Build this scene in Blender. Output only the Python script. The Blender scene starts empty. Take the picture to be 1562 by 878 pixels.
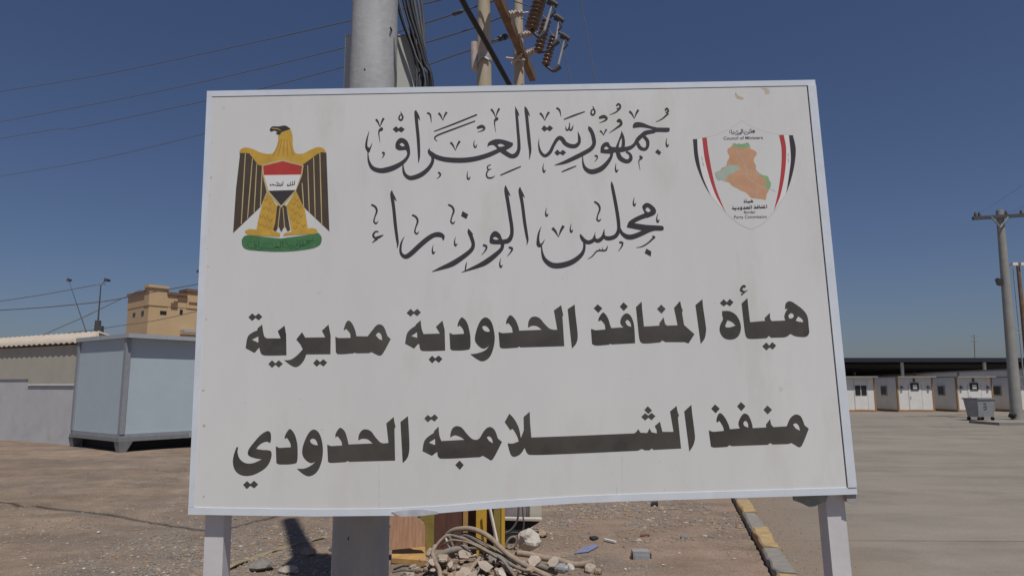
import bpy, bmesh, math, random
from mathutils import Vector, Matrix, noise
from mathutils.geometry import tessellate_polygon
R = math.radians
random.seed(7)
scn = bpy.context.scene
C = scn.collection

# ---------------------------------------------------------------- camera
F, PW, PH, HZ, EYE = 1050.0, 1562.0, 878.0, 588.0, 1.65
PITCH = math.atan((HZ - PH / 2) / F)
cam_d = bpy.data.cameras.new('camera'); cam = bpy.data.objects.new('camera', cam_d); C.objects.link(cam)
cam_d.sensor_fit = 'HORIZONTAL'; cam_d.sensor_width = 36.0; cam_d.lens = F / PW * 36.0
cam_d.clip_start = 0.05; cam_d.clip_end = 3000
cam.location = (0, 0, EYE); cam.rotation_euler = (R(90) + PITCH, 0, 0)
scn.camera = cam
# ---------------------------------------------------------------- world, sun, exposure
SUN_EL, SUN_AZ = 65.0, 21.0          # azimuth: behind the camera, towards the right
w = bpy.data.worlds.new('World'); scn.world = w; w.use_nodes = True
nt = w.node_tree; bg = nt.nodes['Background']
sky = nt.nodes.new('ShaderNodeTexSky'); sky.sky_type = 'NISHITA'; sky.sun_disc = False
sky.sun_elevation = R(SUN_EL); sky.sun_rotation = R(180 - SUN_AZ)
sky.altitude = 0; sky.air_density = 1.0; sky.dust_density = 1.0; sky.ozone_density = 1.0
tint = nt.nodes.new('ShaderNodeMixRGB'); tint.blend_type = 'MULTIPLY'; tint.inputs[0].default_value = 1.0
tint.inputs[2].default_value = (0.73, 0.79, 1.01, 1)
nt.links.new(sky.outputs[0], tint.inputs[1]); nt.links.new(tint.outputs[0], bg.inputs[0]); bg.inputs[1].default_value = 0.05
sd = bpy.data.lights.new('sun', 'SUN'); sun = bpy.data.objects.new('sun', sd); C.objects.link(sun)
sd.energy = 3.3; sd.angle = R(0.5); sd.color = (1.0, 0.965, 0.90)
SUNV = Vector((math.sin(R(SUN_AZ)) * math.cos(R(SUN_EL)), -math.cos(R(SUN_AZ)) * math.cos(R(SUN_EL)), math.sin(R(SUN_EL))))
sun.rotation_euler = SUNV.to_track_quat('Z', 'Y').to_euler(); sun.location = SUNV * 60
scn.view_settings.view_transform = 'Standard'; scn.view_settings.look = 'None'
scn.view_settings.exposure = 0.0; scn.view_settings.gamma = 1.0
scn.view_settings.use_curve_mapping = False

# ---------------------------------------------------------------- helpers
def ray(px, py):
    x, y = (px - PW / 2) / F, -(py - PH / 2) / F
    c, s = math.cos(PITCH), math.sin(PITCH)
    return Vector((x, c - y * s, s + y * c))
EYEV = Vector((0, 0, EYE))
def at(px, py, Y):                    # point of the view ray at world distance Y
    d = ray(px, py); return EYEV + d * (Y / d.y)
def atz(px, py, z):                   # point of the view ray at world height z
    d = ray(px, py); return EYEV + d * ((z - EYE) / d.z)
def gnd(px, py): return atz(px, py, 0.0)

def lin(r, g, b):
    f = lambda c: (c / 255 / 12.92) if c / 255 <= 0.04045 else ((c / 255 + 0.055) / 1.055) ** 2.4
    return (f(r), f(g), f(b))

def mat(name, col, rough=0.7, var=0.12, scale=8.0, bump=0.0, bscale=60.0, metal=0.0, col2=None, spec=0.4, stain=None, stain_scale=3.0, stain_amt=0.5, stretch=(1, 1, 1)):
    m = bpy.data.materials.new(name); m.use_nodes = True
    t = m.node_tree; n = t.nodes; L = t.links
    b = n['Principled BSDF']; b.inputs['Roughness'].default_value = rough; b.inputs['Metallic'].default_value = metal
    b.inputs['Specular IOR Level'].default_value = spec
    tc = n.new('ShaderNodeTexCoord'); mp = n.new('ShaderNodeMapping'); mp.inputs['Scale'].default_value = stretch
    L.new(tc.outputs['Object'], mp.inputs[0])
    nz = n.new('ShaderNodeTexNoise'); nz.inputs['Scale'].default_value = scale; nz.inputs['Detail'].default_value = 6
    nz.inputs['Roughness'].default_value = 0.65
    L.new(mp.outputs[0], nz.inputs[0])
    cr = n.new('ShaderNodeValToRGB'); L.new(nz.outputs[0], cr.inputs[0])
    lo = tuple(c * (1 - var) for c in col); hi = tuple(min(1, c * (1 + var)) for c in (col2 or col))
    cr.color_ramp.elements[0].position = 0.32; cr.color_ramp.elements[1].position = 0.68
    cr.color_ramp.elements[0].color = (*lo, 1); cr.color_ramp.elements[1].color = (*hi, 1)
    out = cr.outputs[0]
    if stain:
        n2 = n.new('ShaderNodeTexNoise'); n2.inputs['Scale'].default_value = stain_scale; n2.inputs['Detail'].default_value = 8
        n2.inputs['Roughness'].default_value = 0.7
        L.new(mp.outputs[0], n2.inputs[0])
        r2 = n.new('ShaderNodeValToRGB'); r2.color_ramp.elements[0].position = 0.52; r2.color_ramp.elements[1].position = 0.75
        r2.color_ramp.elements[1].color = (stain_amt,) * 3 + (1,)
        L.new(n2.outputs[0], r2.inputs[0])
        mx = n.new('ShaderNodeMixRGB'); mx.inputs[2].default_value = (*stain, 1)
        L.new(r2.outputs[0], mx.inputs[0]); L.new(out, mx.inputs[1]); out = mx.outputs[0]
    L.new(out, b.inputs['Base Color'])
    if bump:
        n3 = n.new('ShaderNodeTexNoise'); n3.inputs['Scale'].default_value = bscale; n3.inputs['Detail'].default_value = 5
        L.new(tc.outputs['Object'], n3.inputs[0])
        bp = n.new('ShaderNodeBump'); bp.inputs['Strength'].default_value = bump; bp.inputs['Distance'].default_value = 0.01
        L.new(n3.outputs[0], bp.inputs['Height']); L.new(bp.outputs[0], b.inputs['Normal'])
    return m

def tag(o, label=None, cat=None, group=None, kind=None):
    if label: o['label'] = label
    if cat: o['category'] = cat
    if group: o['group'] = group
    if kind: o['kind'] = kind
    return o
def empty(name, loc, label, cat, group=None):
    o = bpy.data.objects.new(name, None); C.objects.link(o); o.location = loc; o.empty_display_size = 0.2
    return tag(o, label, cat, group)
def origin(o):
    v = Vector((0, 0, 0))
    while o: v += Vector(o.location); o = o.parent
    return v

class MB:
    def __init__(s): s.v = []; s.f = []; s.sm = []; s.mi = []
    def add(s, vs, fs, smooth=False, mi=0):
        o = len(s.v); s.v += [tuple(v) for v in vs]; s.f += [[i + o for i in f] for f in fs]
        s.sm += [smooth] * len(fs); s.mi += [mi] * len(fs); return s
    def box(s, lo, hi, mi=0, M=None):
        x0, y0, z0 = lo; x1, y1, z1 = hi
        vs = [Vector(p) for p in ((x0,y0,z0),(x1,y0,z0),(x1,y1,z0),(x0,y1,z0),(x0,y0,z1),(x1,y0,z1),(x1,y1,z1),(x0,y1,z1))]
        if M: vs = [M @ v for v in vs]
        return s.add(vs, [(0,3,2,1),(4,5,6,7),(0,1,5,4),(1,2,6,5),(2,3,7,6),(3,0,4,7)], mi=mi)
    def prism(s, base, top, mi=0):      # two matching loops
        n = len(base)
        return s.add(list(base) + list(top), [tuple(range(n))[::-1], tuple(range(n, 2*n))] + [(i, (i+1) % n, n + (i+1) % n, n + i) for i in range(n)], mi=mi)
    def bar(s, a, b, wx, wz, up=(0, 0, 1), mi=0):
        a, b = Vector(a), Vector(b); d = (b - a).normalized(); u = Vector(up)
        x = d.cross(u)
        if x.length < 1e-4: x = d.cross(Vector((0, 1, 0)))
        x.normalize(); z = x.cross(d).normalized()
        q = [x * i * wx / 2 + z * j * wz / 2 for i, j in ((-1,-1),(1,-1),(1,1),(-1,1))]
        return s.prism([a + k for k in q], [b + k for k in q], mi)
    def tube(s, pts, r, n=8, smooth=True, mi=0, cap=True):
        pts = [Vector(p) for p in pts]; m = len(pts)
        rr = r if isinstance(r, (list, tuple)) else [r] * m
        t0 = (pts[1] - pts[0]).normalized(); u = t0.cross(Vector((0, 0, 1)))
        if u.length < 0.05: u = t0.cross(Vector((0, 1, 0)))
        u.normalize(); vs = []; fs = []
        for i, p in enumerate(pts):
            t = (pts[min(i+1, m-1)] - pts[max(i-1, 0)]).normalized()
            u = (u - t * u.dot(t)).normalized(); v = t.cross(u)
            for k in range(n):
                a = 2 * math.pi * k / n; vs.append(p + (u * math.cos(a) + v * math.sin(a)) * rr[i])
        for i in range(m - 1):
            for k in range(n):
                fs.append((i*n+k, i*n+(k+1) % n, (i+1)*n+(k+1) % n, (i+1)*n+k))
        s.add(vs, fs, smooth, mi)
        if cap: s.add(vs[:n], [tuple(range(n))[::-1]], mi=mi); s.add(vs[-n:], [tuple(range(n))], mi=mi)
        return s
    def build(s, name, m, parent=None, off=None):
        me = bpy.data.meshes.new(name); o = origin(parent) if off is None else Vector(off)
        me.from_pydata([tuple(Vector(v) - o) for v in s.v], [], s.f)
        for q in (m if isinstance(m, (list, tuple)) else [m]): me.materials.append(q)
        for p, sm, mi in zip(me.polygons, s.sm, s.mi): p.use_smooth = sm; p.material_index = mi
        me.update()
        ob = bpy.data.objects.new(name, me); C.objects.link(ob)
        if parent: ob.parent = parent
        elif off is not None: ob.location = off
        return ob

def catmull(pts, n=6):                  # pts: tuples of any length, open curve
    out = []; m = len(pts)
    for i in range(m - 1):
        p0, p1, p2, p3 = pts[max(i-1, 0)], pts[i], pts[i+1], pts[min(i+2, m-1)]
        for k in range(n):
            t = k / n
            out.append(tuple(0.5 * (2*b + (c-a)*t + (2*a-5*b+4*c-d)*t*t + (3*b-a-3*c+d)*t**3) for a, b, c, d in zip(p0, p1, p2, p3)))
    out.append(tuple(pts[-1])); return out
def smoothv(pts, n=6): return [Vector(p) for p in catmull([tuple(p) for p in pts], n)]

def children(o): return [c for c in bpy.data.objects if c.parent == o]
def copy_tree(o, parent=None):
    c = o.copy(); C.objects.link(c)
    if parent: c.parent = parent
    for ch in children(o): copy_tree(ch, c)
    return c
def rockmb(p, sx, sy, sz, seed, sub=2):
    bm = bmesh.new(); bmesh.ops.create_icosphere(bm, subdivisions=sub, radius=1.0)
    a = (seed * 1.7) % 6.28; ca, sa = math.cos(a), math.sin(a)
    vs = []
    for v in bm.verts:
        c = v.co.copy(); k = 1 + 0.42 * noise.noise(c * 1.1 + Vector((seed, seed * 2.3, 0))) + 0.16 * noise.noise(c * 2.7 + Vector((seed * 3.1, 0, seed)))
        c *= k; x, y, z = c.x * sx, c.y * sy, c.z * sz
        vs.append(Vector(p) + Vector((x * ca - y * sa, x * sa + y * ca, z)))
    fs = [[v.index for v in f.verts] for f in bm.faces]; bm.free()
    m = MB(); m.add(vs, fs); return m

# ---------------------------------------------------------------- materials
M = {}
M['white_panel'] = mat('sign_white', (0.715, 0.715, 0.695), 0.36, 0.045, 0.9, 0.10, 2.2, stain=(0.53, 0.50, 0.44), stain_scale=2.0, stain_amt=0.42, stretch=(1.6, 1.6, .45))
M['frame'] = mat('frame_white', (0.70, 0.745, 0.80), 0.3, 0.05, 6, stain=(0.5, 0.45, 0.4), stain_scale=5, stain_amt=0.25, spec=0.5)
M['gap'] = mat('dark_gap', (0.15, 0.14, 0.12), 0.9)
M['post'] = mat('post_white_paint', (0.63, 0.615, 0.62), 0.5, 0.06, 7, 0.1, 30, stain=(0.45, 0.42, 0.4), stain_scale=6, stain_amt=0.4)
M['letter'] = mat('letter_black', (0.072, 0.064, 0.058), 0.38, 0.25, 2.2, col2=(0.085, 0.077, 0.067), stain=(0.028, 0.026, 0.028), stain_scale=3.2, stain_amt=0.9, spec=0.45)
M['script'] = mat('script_black', (0.055, 0.05, 0.053), 0.4, 0.1, 4)
M['gold'] = mat('emblem_gold', (0.60, 0.37, 0.06), 0.45, 0.12, 20)
M['goldline'] = mat('emblem_gold_line', (0.36, 0.19, 0.04), 0.5, 0.1)
M['feather'] = mat('emblem_dark', (0.085, 0.062, 0.045), 0.45, 0.12, 20)
M['featherline'] = mat('emblem_feather_line', (0.58, 0.47, 0.22), 0.5, 0.1)
M['red'] = mat('emblem_red', (0.50, 0.055, 0.045), 0.45, 0.1)
M['crimson'] = mat('emblem_crimson', (0.46, 0.06, 0.06), 0.45, 0.1)
M['ewhite'] = mat('emblem_white', (0.80, 0.78, 0.77), 0.45, 0.03)
M['eblack'] = mat('emblem_black', (0.05, 0.045, 0.045), 0.45, 0.1)
M['green'] = mat('emblem_green', (0.075, 0.21, 0.085), 0.45, 0.15, 30)
M['dkgreen'] = mat('emblem_dark_green', (0.03, 0.075, 0.035), 0.5, 0.1)
M['mapo'] = mat('map_orange', (0.60, 0.34, 0.20), 0.45, 0.08, 20)
M['mapg'] = mat('map_green', (0.25, 0.46, 0.24), 0.45, 0.1, 20)
M['mapp'] = mat('map_pale_green', (0.42, 0.50, 0.42), 0.45, 0.08, 20)
M['egrey'] = mat('emblem_grey', (0.46, 0.46, 0.46), 0.5, 0.05)
M['stainb'] = mat('sign_stain', (0.55, 0.47, 0.36), 0.8, 0.15, 60)
M['stain2'] = mat('sign_scuff', (0.66, 0.64, 0.63), 0.8, 0.1, 60)
M['conc_pole'] = mat('pole_grey_paint', (0.45, 0.45, 0.445), 0.6, 0.12, 5, 0.25, 26, stain=(0.27, 0.265, 0.26), stain_scale=9, stain_amt=0.6, stretch=(1, 1, 0.35))
M['beige_pole'] = mat('pole_beige', (0.46, 0.38, 0.28), 0.7, 0.12, 5, 0.1, 40, stretch=(1, 1, 0.3))
M['far_pole'] = mat('pole_concrete', (0.31, 0.30, 0.275), 0.8, 0.12, 3)
M['dark_steel'] = mat('dark_steel', (0.08, 0.08, 0.085), 0.5, 0.15)
M['grey_steel'] = mat('grey_steel', (0.30, 0.31, 0.32), 0.5, 0.12)
M['boxgrey'] = mat('box_grey', (0.52, 0.52, 0.48), 0.6, 0.06, 4)
M['cable_black'] = mat('cable_black', (0.025, 0.025, 0.028), 0.5, 0.2)
M['cable_grey'] = mat('cable_grey', (0.10, 0.10, 0.10), 0.55, 0.2)
M['wire'] = mat('wire', (0.14, 0.125, 0.125), 0.6, 0.1)
M['rust_beam'] = mat('beam_brown', (0.20, 0.125, 0.08), 0.8, 0.25, 6, 0.2, 30)
M['porcelain_brown'] = mat('porcelain_brown', (0.15, 0.085, 0.05), 0.25, 0.15, spec=0.6)
M['porcelain_pale'] = mat('porcelain_pale', (0.52, 0.43, 0.38), 0.35, 0.12)
M['galv'] = mat('galvanised', (0.42, 0.41, 0.40), 0.45, 0.12, metal=0.3)
M['cabin_blue'] = mat('cabin_pale_blue', (0.46, 0.54, 0.585), 0.5, 0.03, 2)
M['cabin_trim'] = mat('cabin_grey_trim', (0.28, 0.295, 0.32), 0.5, 0.1)
M['cabin_roof'] = mat('cabin_roof', (0.40, 0.43, 0.46), 0.5, 0.06)
M['skid'] = mat('cabin_skid', (0.22, 0.23, 0.24), 0.55, 0.1)
M['plaster_grey'] = mat('plaster_grey', (0.52, 0.52, 0.53), 0.85, 0.06, 2, 0.1, 20, stain=(0.3, 0.3, 0.3), stain_scale=1.5, stain_amt=0.4)
M['plaster_beige'] = mat('plaster_beige', (0.45, 0.43, 0.355), 0.85, 0.05, 2)
M['roof_cream'] = mat('roof_cream', (0.50, 0.425, 0.345), 0.6, 0.07, 3)
M['house'] = mat('house_tan', (0.58, 0.41, 0.235), 0.9, 0.05, 0.6)
M['house_coping_shade'] = mat('house_coping_shade', (0.20, 0.12, 0.075), 0.9, 0.1)  # coping brown, with the shadow along the coping put into the colour
M['glass_dark'] = mat('window_dark', (0.02, 0.022, 0.025), 0.15, 0.1, spec=0.5)
M['door_brown'] = mat('arch_brown', (0.16, 0.085, 0.05), 0.7, 0.1)
M['hut_white'] = mat('hut_white', (0.72, 0.70, 0.66), 0.6, 0.05, 2, stain=(0.5, 0.47, 0.42), stain_scale=1.2, stain_amt=0.3)
M['hut_brown'] = mat('hut_brown_trim', (0.33, 0.19, 0.09), 0.7, 0.15, 4)
M['hut_roof'] = mat('hut_roof', (0.30, 0.29, 0.28), 0.8, 0.12)
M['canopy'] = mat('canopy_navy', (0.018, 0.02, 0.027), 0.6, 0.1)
M['white_paint'] = mat('white_paint', (0.76, 0.76, 0.74), 0.6, 0.06)
M['bin_grey'] = mat('bin_galvanised', (0.30, 0.31, 0.33), 0.5, 0.14, 4, metal=0.2)
M['near_black'] = mat('near_black', (0.03, 0.03, 0.03), 0.8, 0.1)  # tyre and scrap black; also stands for shade under the cabin and in the crate
M['yellow_paint'] = mat('yellow_paint', (0.60, 0.35, 0.04), 0.6, 0.15, 6, stain=(0.3, 0.22, 0.12), stain_scale=6, stain_amt=0.6)
M['olive_paint'] = mat('olive_paint', (0.26, 0.20, 0.055), 0.7, 0.2, 8)
M['brown_panel'] = mat('brown_panel', (0.115, 0.055, 0.04), 0.7, 0.2, 6, stretch=(6, 6, 0.6))
M['ply'] = mat('plywood_pink', (0.50, 0.285, 0.175), 0.8, 0.22, 9, stretch=(5, 5, 0.5))
M['plank'] = mat('plank_yellow', (0.42, 0.25, 0.09), 0.8, 0.2, 9)
M['batten'] = mat('batten_white', (0.62, 0.56, 0.50), 0.8, 0.12)
M['hose_tan'] = mat('hose_tan', (0.31, 0.245, 0.185), 0.85, 0.2, 20, stain=(0.36, 0.27, 0.2), stain_scale=9, stain_amt=0.7)
M['hose_grey'] = mat('hose_grey', (0.215, 0.19, 0.165), 0.8, 0.2, 20, stain=(0.32, 0.25, 0.2), stain_scale=9, stain_amt=0.7)
M['hose_red'] = mat('hose_rust', (0.17, 0.065, 0.05), 0.8, 0.2, 20)
M['sack'] = mat('sack_white', (0.47, 0.425, 0.375), 0.9, 0.12, 10, 0.3, 15)
M['blue_plastic'] = mat('blue_plastic', (0.20, 0.225, 0.36), 0.5, 0.15)
M['rock_tan'] = mat('rock_tan', (0.30, 0.22, 0.155), 0.95, 0.18, 14, 0.4, 40)
M['rubble'] = mat('rubble_dusty', (0.37, 0.285, 0.21), 0.95, 0.15, 14, 0.4, 40, stain=(0.30, 0.22, 0.155), stain_scale=10, stain_amt=.8)
M['rock_grey'] = mat('rock_grey', (0.215, 0.195, 0.175), 0.95, 0.2, 14, 0.4, 40)
M['rock_pale'] = mat('rock_pale', (0.40, 0.33, 0.27), 0.95, 0.15, 14, 0.4, 40)
M['kerb_grey'] = mat('kerb_grey', (0.245, 0.225, 0.20), 0.9, 0.15, 12, 0.4, 40, stain=(0.34, 0.27, 0.21), stain_scale=4, stain_amt=0.6)
M['kerb_yellow'] = mat('kerb_yellow', (0.41, 0.285, 0.14), 0.85, 0.18, 12, 0.5, 40, stain=(0.31, 0.25, 0.19), stain_scale=7, stain_amt=0.95)
M['paper'] = mat('paper_white', (0.60, 0.58, 0.55), 0.8, 0.05)

def ground_material():
    m = bpy.data.materials.new('dirt_ground'); m.use_nodes = True
    t = m.node_tree; n = t.nodes; L = t.links; b = n['Principled BSDF']; b.inputs['Roughness'].default_value = 0.97
    b.inputs['Specular IOR Level'].default_value = 0.15
    tc = n.new('ShaderNodeTexCoord')
    def nz(sc, det=6, rg=0.6, st=None):
        q = n.new('ShaderNodeTexNoise'); q.inputs['Scale'].default_value = sc; q.inputs['Detail'].default_value = det; q.inputs['Roughness'].default_value = rg
        if st:
            mp = n.new('ShaderNodeMapping'); mp.inputs['Scale'].default_value = st[0]; mp.inputs['Rotation'].default_value = (0, 0, st[1])
            L.new(tc.outputs['Object'], mp.inputs[0]); L.new(mp.outputs[0], q.inputs[0])
        else: L.new(tc.outputs['Object'], q.inputs[0])
        return q.outputs[0]
    def ramp(s, p0, p1, c0, c1):
        r = n.new('ShaderNodeValToRGB'); r.color_ramp.elements[0].position = p0; r.color_ramp.elements[1].position = p1
        r.color_ramp.elements[0].color = (*c0, 1); r.color_ramp.elements[1].color = (*c1, 1); L.new(s, r.inputs[0]); return r.outputs[0]
    def mix(f, a, c, mode='MIX', fac=None):
        x = n.new('ShaderNodeMixRGB'); x.blend_type = mode
        if fac is None: L.new(f, x.inputs[0])
        else: x.inputs[0].default_value = fac
        L.new(a, x.inputs[1]); L.new(c, x.inputs[2]); return x.outputs[0]
    base = ramp(nz(0.55), 0.35, 0.65, (0.245, 0.182, 0.135), (0.315, 0.243, 0.186))
    grav = ramp(nz(45, 4, 0.7), 0.35, 0.65, (0.165, 0.135, 0.11), (0.285, 0.235, 0.19))
    sx_ = n.new('ShaderNodeSeparateXYZ'); L.new(tc.outputs['Object'], sx_.inputs[0])
    ja = n.new('ShaderNodeMath'); ja.operation = 'MULTIPLY_ADD'; ja.inputs[1].default_value = 2.4; L.new(nz(0.7, 6, 0.65), ja.inputs[0]); L.new(sx_.outputs['X'], ja.inputs[2])
    pk = n.new('ShaderNodeMapRange'); pk.inputs[1].default_value = -0.6; pk.inputs[2].default_value = 1.7; pk.inputs[3].default_value = 0.0; pk.inputs[4].default_value = 0.8; L.new(ja.outputs[0], pk.inputs[0])
    soil = ramp(nz(1.6, 7, 0.6), 0.3, 0.7, (0.30, 0.212, 0.158), (0.355, 0.262, 0.20))
    base = mix(pk.outputs[0], base, soil)
    msk = ramp(nz(0.42, 7, 0.6), 0.50, 0.60, (0, 0, 0), (0.85,) * 3)
    col = mix(msk, base, grav)
    streak = ramp(nz(1.0, 6, 0.6, ((0.16, 1.6, 1), R(12))), 0.42, 0.62, (0.86,) * 3, (1.05,) * 3)
    col = mix(None, col, streak, 'MULTIPLY', 0.8)
    blot_ = ramp(nz(2.2, 8, 0.72), 0.36, 0.64, (0.80,) * 3, (1.10,) * 3)
    col = mix(None, col, blot_, 'MULTIPLY', 0.9)
    fine = ramp(nz(70, 3, 0.7), 0.34, 0.66, (0.62,) * 3, (1.26,) * 3)
    col = mix(None, col, fine, 'MULTIPLY', 0.85)
    L.new(col, b.inputs['Base Color'])
    bp = n.new('ShaderNodeBump'); bp.inputs['Strength'].default_value = 0.55; bp.inputs['Distance'].default_value = 0.02
    ad = n.new('ShaderNodeMath'); ad.operation = 'ADD'; L.new(nz(14, 8, 0.7), ad.inputs[0]); L.new(nz(70, 3, 0.6), ad.inputs[1])
    L.new(ad.outputs[0], bp.inputs['Height']); L.new(bp.outputs[0], b.inputs['Normal'])
    return m
M['dirt'] = ground_material()

# ---------------------------------------------------------------- ground, yard, kerb
KA, KB = gnd(1197, 878), gnd(1131, 768)          # centre line of the kerb
KD = (KB - KA).normalized(); KN = Vector((KD.y, -KD.x, 0))
def kerb_x(y): return KA.x + (y - KA.y) * KD.x / KD.y
def height(x, y):
    d = x - kerb_x(y)
    h = 0.035 * noise.noise(Vector((x * 0.45, y * 0.45, 0))) + 0.02 * noise.noise(Vector((x * 1.3, y * 1.3, 5))) + 0.010 * noise.noise(Vector((x * 4, y * 4, 9)))
    for (x0_, k_, w_) in ((-9.0, .62, .16), (-7.4, .62, .16), (-3.0, -.75, .14)):
        dd_ = abs((x - x0_) - k_ * (y - 9)) / math.sqrt(1 + k_ * k_)
        if dd_ < .5: h -= 0.016 * math.exp(-(dd_ / w_) ** 2) - 0.010 * math.exp(-((dd_ - .25) / .08) ** 2)
    if y < 13: h += 0.006 * noise.noise(Vector((x * 11, y * 11, 2)))
    h += 0.13 * math.exp(-((x + 0.36) ** 2 / 0.16 + (y - 6.32) ** 2 / 0.07))        # rubble mound
    k = min(1, max(0, (-d - 0.05) / 0.35)); far = min(1, max(0, (60 - y) / 30))
    return h * k * far - (0.03 if d > -0.1 else 0) - 0.006
def spaced(lo, hi, fine_lo, fine_hi, step, grow=1.25):
    xs = []; x = fine_lo
    while x < fine_hi: xs.append(x); x += step
    st = step
    while x < hi: xs.append(x); st *= grow; x += st
    xs.append(hi); st = step; x = fine_lo - step
    while x > lo: xs.append(x); st *= grow; x -= st
    xs.append(lo); return sorted(xs)
xs = spaced(-900, 900, -7, 3.2, 0.05); ys = spaced(-30, 1500, 5.0, 12, 0.05, 1.12)
g = MB(); nx = len(xs)
vs = [(x, y, height(x, y)) for y in ys for x in xs]
fs = [(j*nx+i, j*nx+i+1, (j+1)*nx+i+1, (j+1)*nx+i) for j in range(len(ys)-1) for i in range(nx-1)]
g.add(vs, fs, True); tag(g.build('ground', M['dirt']), kind='structure')

JOINT = 5.2 - gnd(1450, 828).y + 0.02
def yard_material():
    m = mat('yard_concrete', (0.24, 0.213, 0.183), 0.85, 0.16, 0.7, 0.3, 90, stain=(0.15, 0.13, 0.115), stain_scale=0.35, stain_amt=0.55, stretch=(0.5, 1, 1), spec=0.3)
    t = m.node_tree; n = t.nodes; L = t.links; b = n['Principled BSDF']
    src = b.inputs['Base Color'].links[0].from_socket
    tc = n.new('ShaderNodeTexCoord')
    br = n.new('ShaderNodeTexBrick'); br.offset = 0; br.inputs['Scale'].default_value = 1.0; br.inputs['Mortar Size'].default_value = 0.014
    br.inputs['Brick Width'].default_value = 60.0; br.inputs['Row Height'].default_value = 5.2
    br.inputs['Color1'].default_value = (1, 1, 1, 1); br.inputs['Color2'].default_value = (0.93, 0.93, 0.93, 1); br.inputs['Mortar'].default_value = (0.5, 0.48, 0.46, 1)
    mp = n.new('ShaderNodeMapping'); mp.inputs['Location'].default_value = (3.0, JOINT, 0); mp.inputs['Rotation'].default_value = (0, 0, R(1.0))
    L.new(tc.outputs['Object'], mp.inputs[0]); L.new(mp.outputs[0], br.inputs[0])
    x = n.new('ShaderNodeMixRGB'); x.blend_type = 'MULTIPLY'; x.inputs[0].default_value = 1; L.new(src, x.inputs[1]); L.new(br.outputs[0], x.inputs[2])
    fn = n.new('ShaderNodeTexNoise'); fn.inputs['Scale'].default_value = 40; fn.inputs['Detail'].default_value = 6; fn.inputs['Roughness'].default_value = 0.75
    L.new(tc.outputs['Object'], fn.inputs[0])
    fr = n.new('ShaderNodeValToRGB'); fr.color_ramp.elements[0].position = 0.3; fr.color_ramp.elements[1].position = 0.7
    fr.color_ramp.elements[0].color = (0.84,) * 3 + (1,); fr.color_ramp.elements[1].color = (1.14,) * 3 + (1,); L.new(fn.outputs[0], fr.inputs[0])
    x1 = n.new('ShaderNodeMixRGB'); x1.blend_type = 'MULTIPLY'; x1.inputs[0].default_value = 1; L.new(x.outputs[0], x1.inputs[1]); L.new(fr.outputs[0], x1.inputs[2])
    for (rot, sc, st_, p0_, p1_, lo_) in ((28, (0.5, 1.5, 1), 1.2, .48, .70, .91), (-30, (0.5, 1.3, 1), 1.6, .55, .70, .94), (0, (1, 1, 1), .45, .52, .70, .84)):
        mp2 = n.new('ShaderNodeMapping'); mp2.inputs['Scale'].default_value = sc; mp2.inputs['Rotation'].default_value = (0, 0, R(rot)); L.new(tc.outputs['Object'], mp2.inputs[0])
        q2 = n.new('ShaderNodeTexNoise'); q2.inputs['Scale'].default_value = st_; q2.inputs['Detail'].default_value = 9; q2.inputs['Roughness'].default_value = .68; L.new(mp2.outputs[0], q2.inputs[0])
        r2 = n.new('ShaderNodeValToRGB'); r2.color_ramp.elements[0].position = p0_; r2.color_ramp.elements[1].position = p1_; r2.color_ramp.elements[0].color = (1.04, 1.035, 1.02, 1); r2.color_ramp.elements[1].color = (lo_, lo_ * .99, lo_ * .97, 1); L.new(q2.outputs[0], r2.inputs[0])
        xm = n.new('ShaderNodeMixRGB'); xm.blend_type = 'MULTIPLY'; xm.inputs[0].default_value = 1; L.new(x1.outputs[0], xm.inputs[1]); L.new(r2.outputs[0], xm.inputs[2]); x1 = xm
    # sand drifted over the edge next to the kerb: distance from the kerb line plus noise
    vm = n.new('ShaderNodeVectorMath'); vm.operation = 'DOT_PRODUCT'; vm.inputs[1].default_value = tuple(KN); L.new(tc.outputs['Object'], vm.inputs[0])
    nz = n.new('ShaderNodeTexNoise'); nz.inputs['Scale'].default_value = 1.8; nz.inputs['Detail'].default_value = 8; nz.inputs['Roughness'].default_value = 0.7; L.new(tc.outputs['Object'], nz.inputs[0])
    s1 = n.new('ShaderNodeMath'); s1.operation = 'MULTIPLY_ADD'; s1.inputs[1].default_value = 1.5; L.new(nz.outputs[0], s1.inputs[0]); L.new(vm.outputs['Value'], s1.inputs[2])
    rp = n.new('ShaderNodeMapRange'); k0 = KN.dot(KA) + 0.75; rp.inputs[1].default_value = k0 + 0.35; rp.inputs[2].default_value = k0 + 1.25; rp.inputs[3].default_value = 0.85; rp.inputs[4].default_value = 0
    L.new(s1.outputs[0], rp.inputs[0])
    x2 = n.new('ShaderNodeMixRGB'); L.new(rp.outputs[0], x2.inputs[0]); L.new(x1.outputs[0], x2.inputs[1])
    sn = n.new('ShaderNodeMixRGB'); sn.inputs[1].default_value = (0.17, 0.125, 0.092, 1); sn.inputs[2].default_value = (0.30, 0.235, 0.175, 1); L.new(fn.outputs[0], sn.inputs[0])
    L.new(sn.outputs[0], x2.inputs[2])
    L.new(x2.outputs[0], b.inputs['Base Color']); return m
M['yard'] = yard_material()
YZ = 0.045
y0, y1 = -8.0, 260.0
p0 = KA + KD * ((y0 - KA.y) / KD.y) + KN * 0.07; p1 = KA + KD * ((y1 - KA.y) / KD.y) + KN * 0.07
g = MB(); g.add([(p0.x, y0, YZ), (320, y0, YZ), (320, y1, YZ), (p1.x, y1, YZ)], [(0, 1, 2, 3)])
tag(g.build('concrete_yard', M['yard']), kind='structure')
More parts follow.
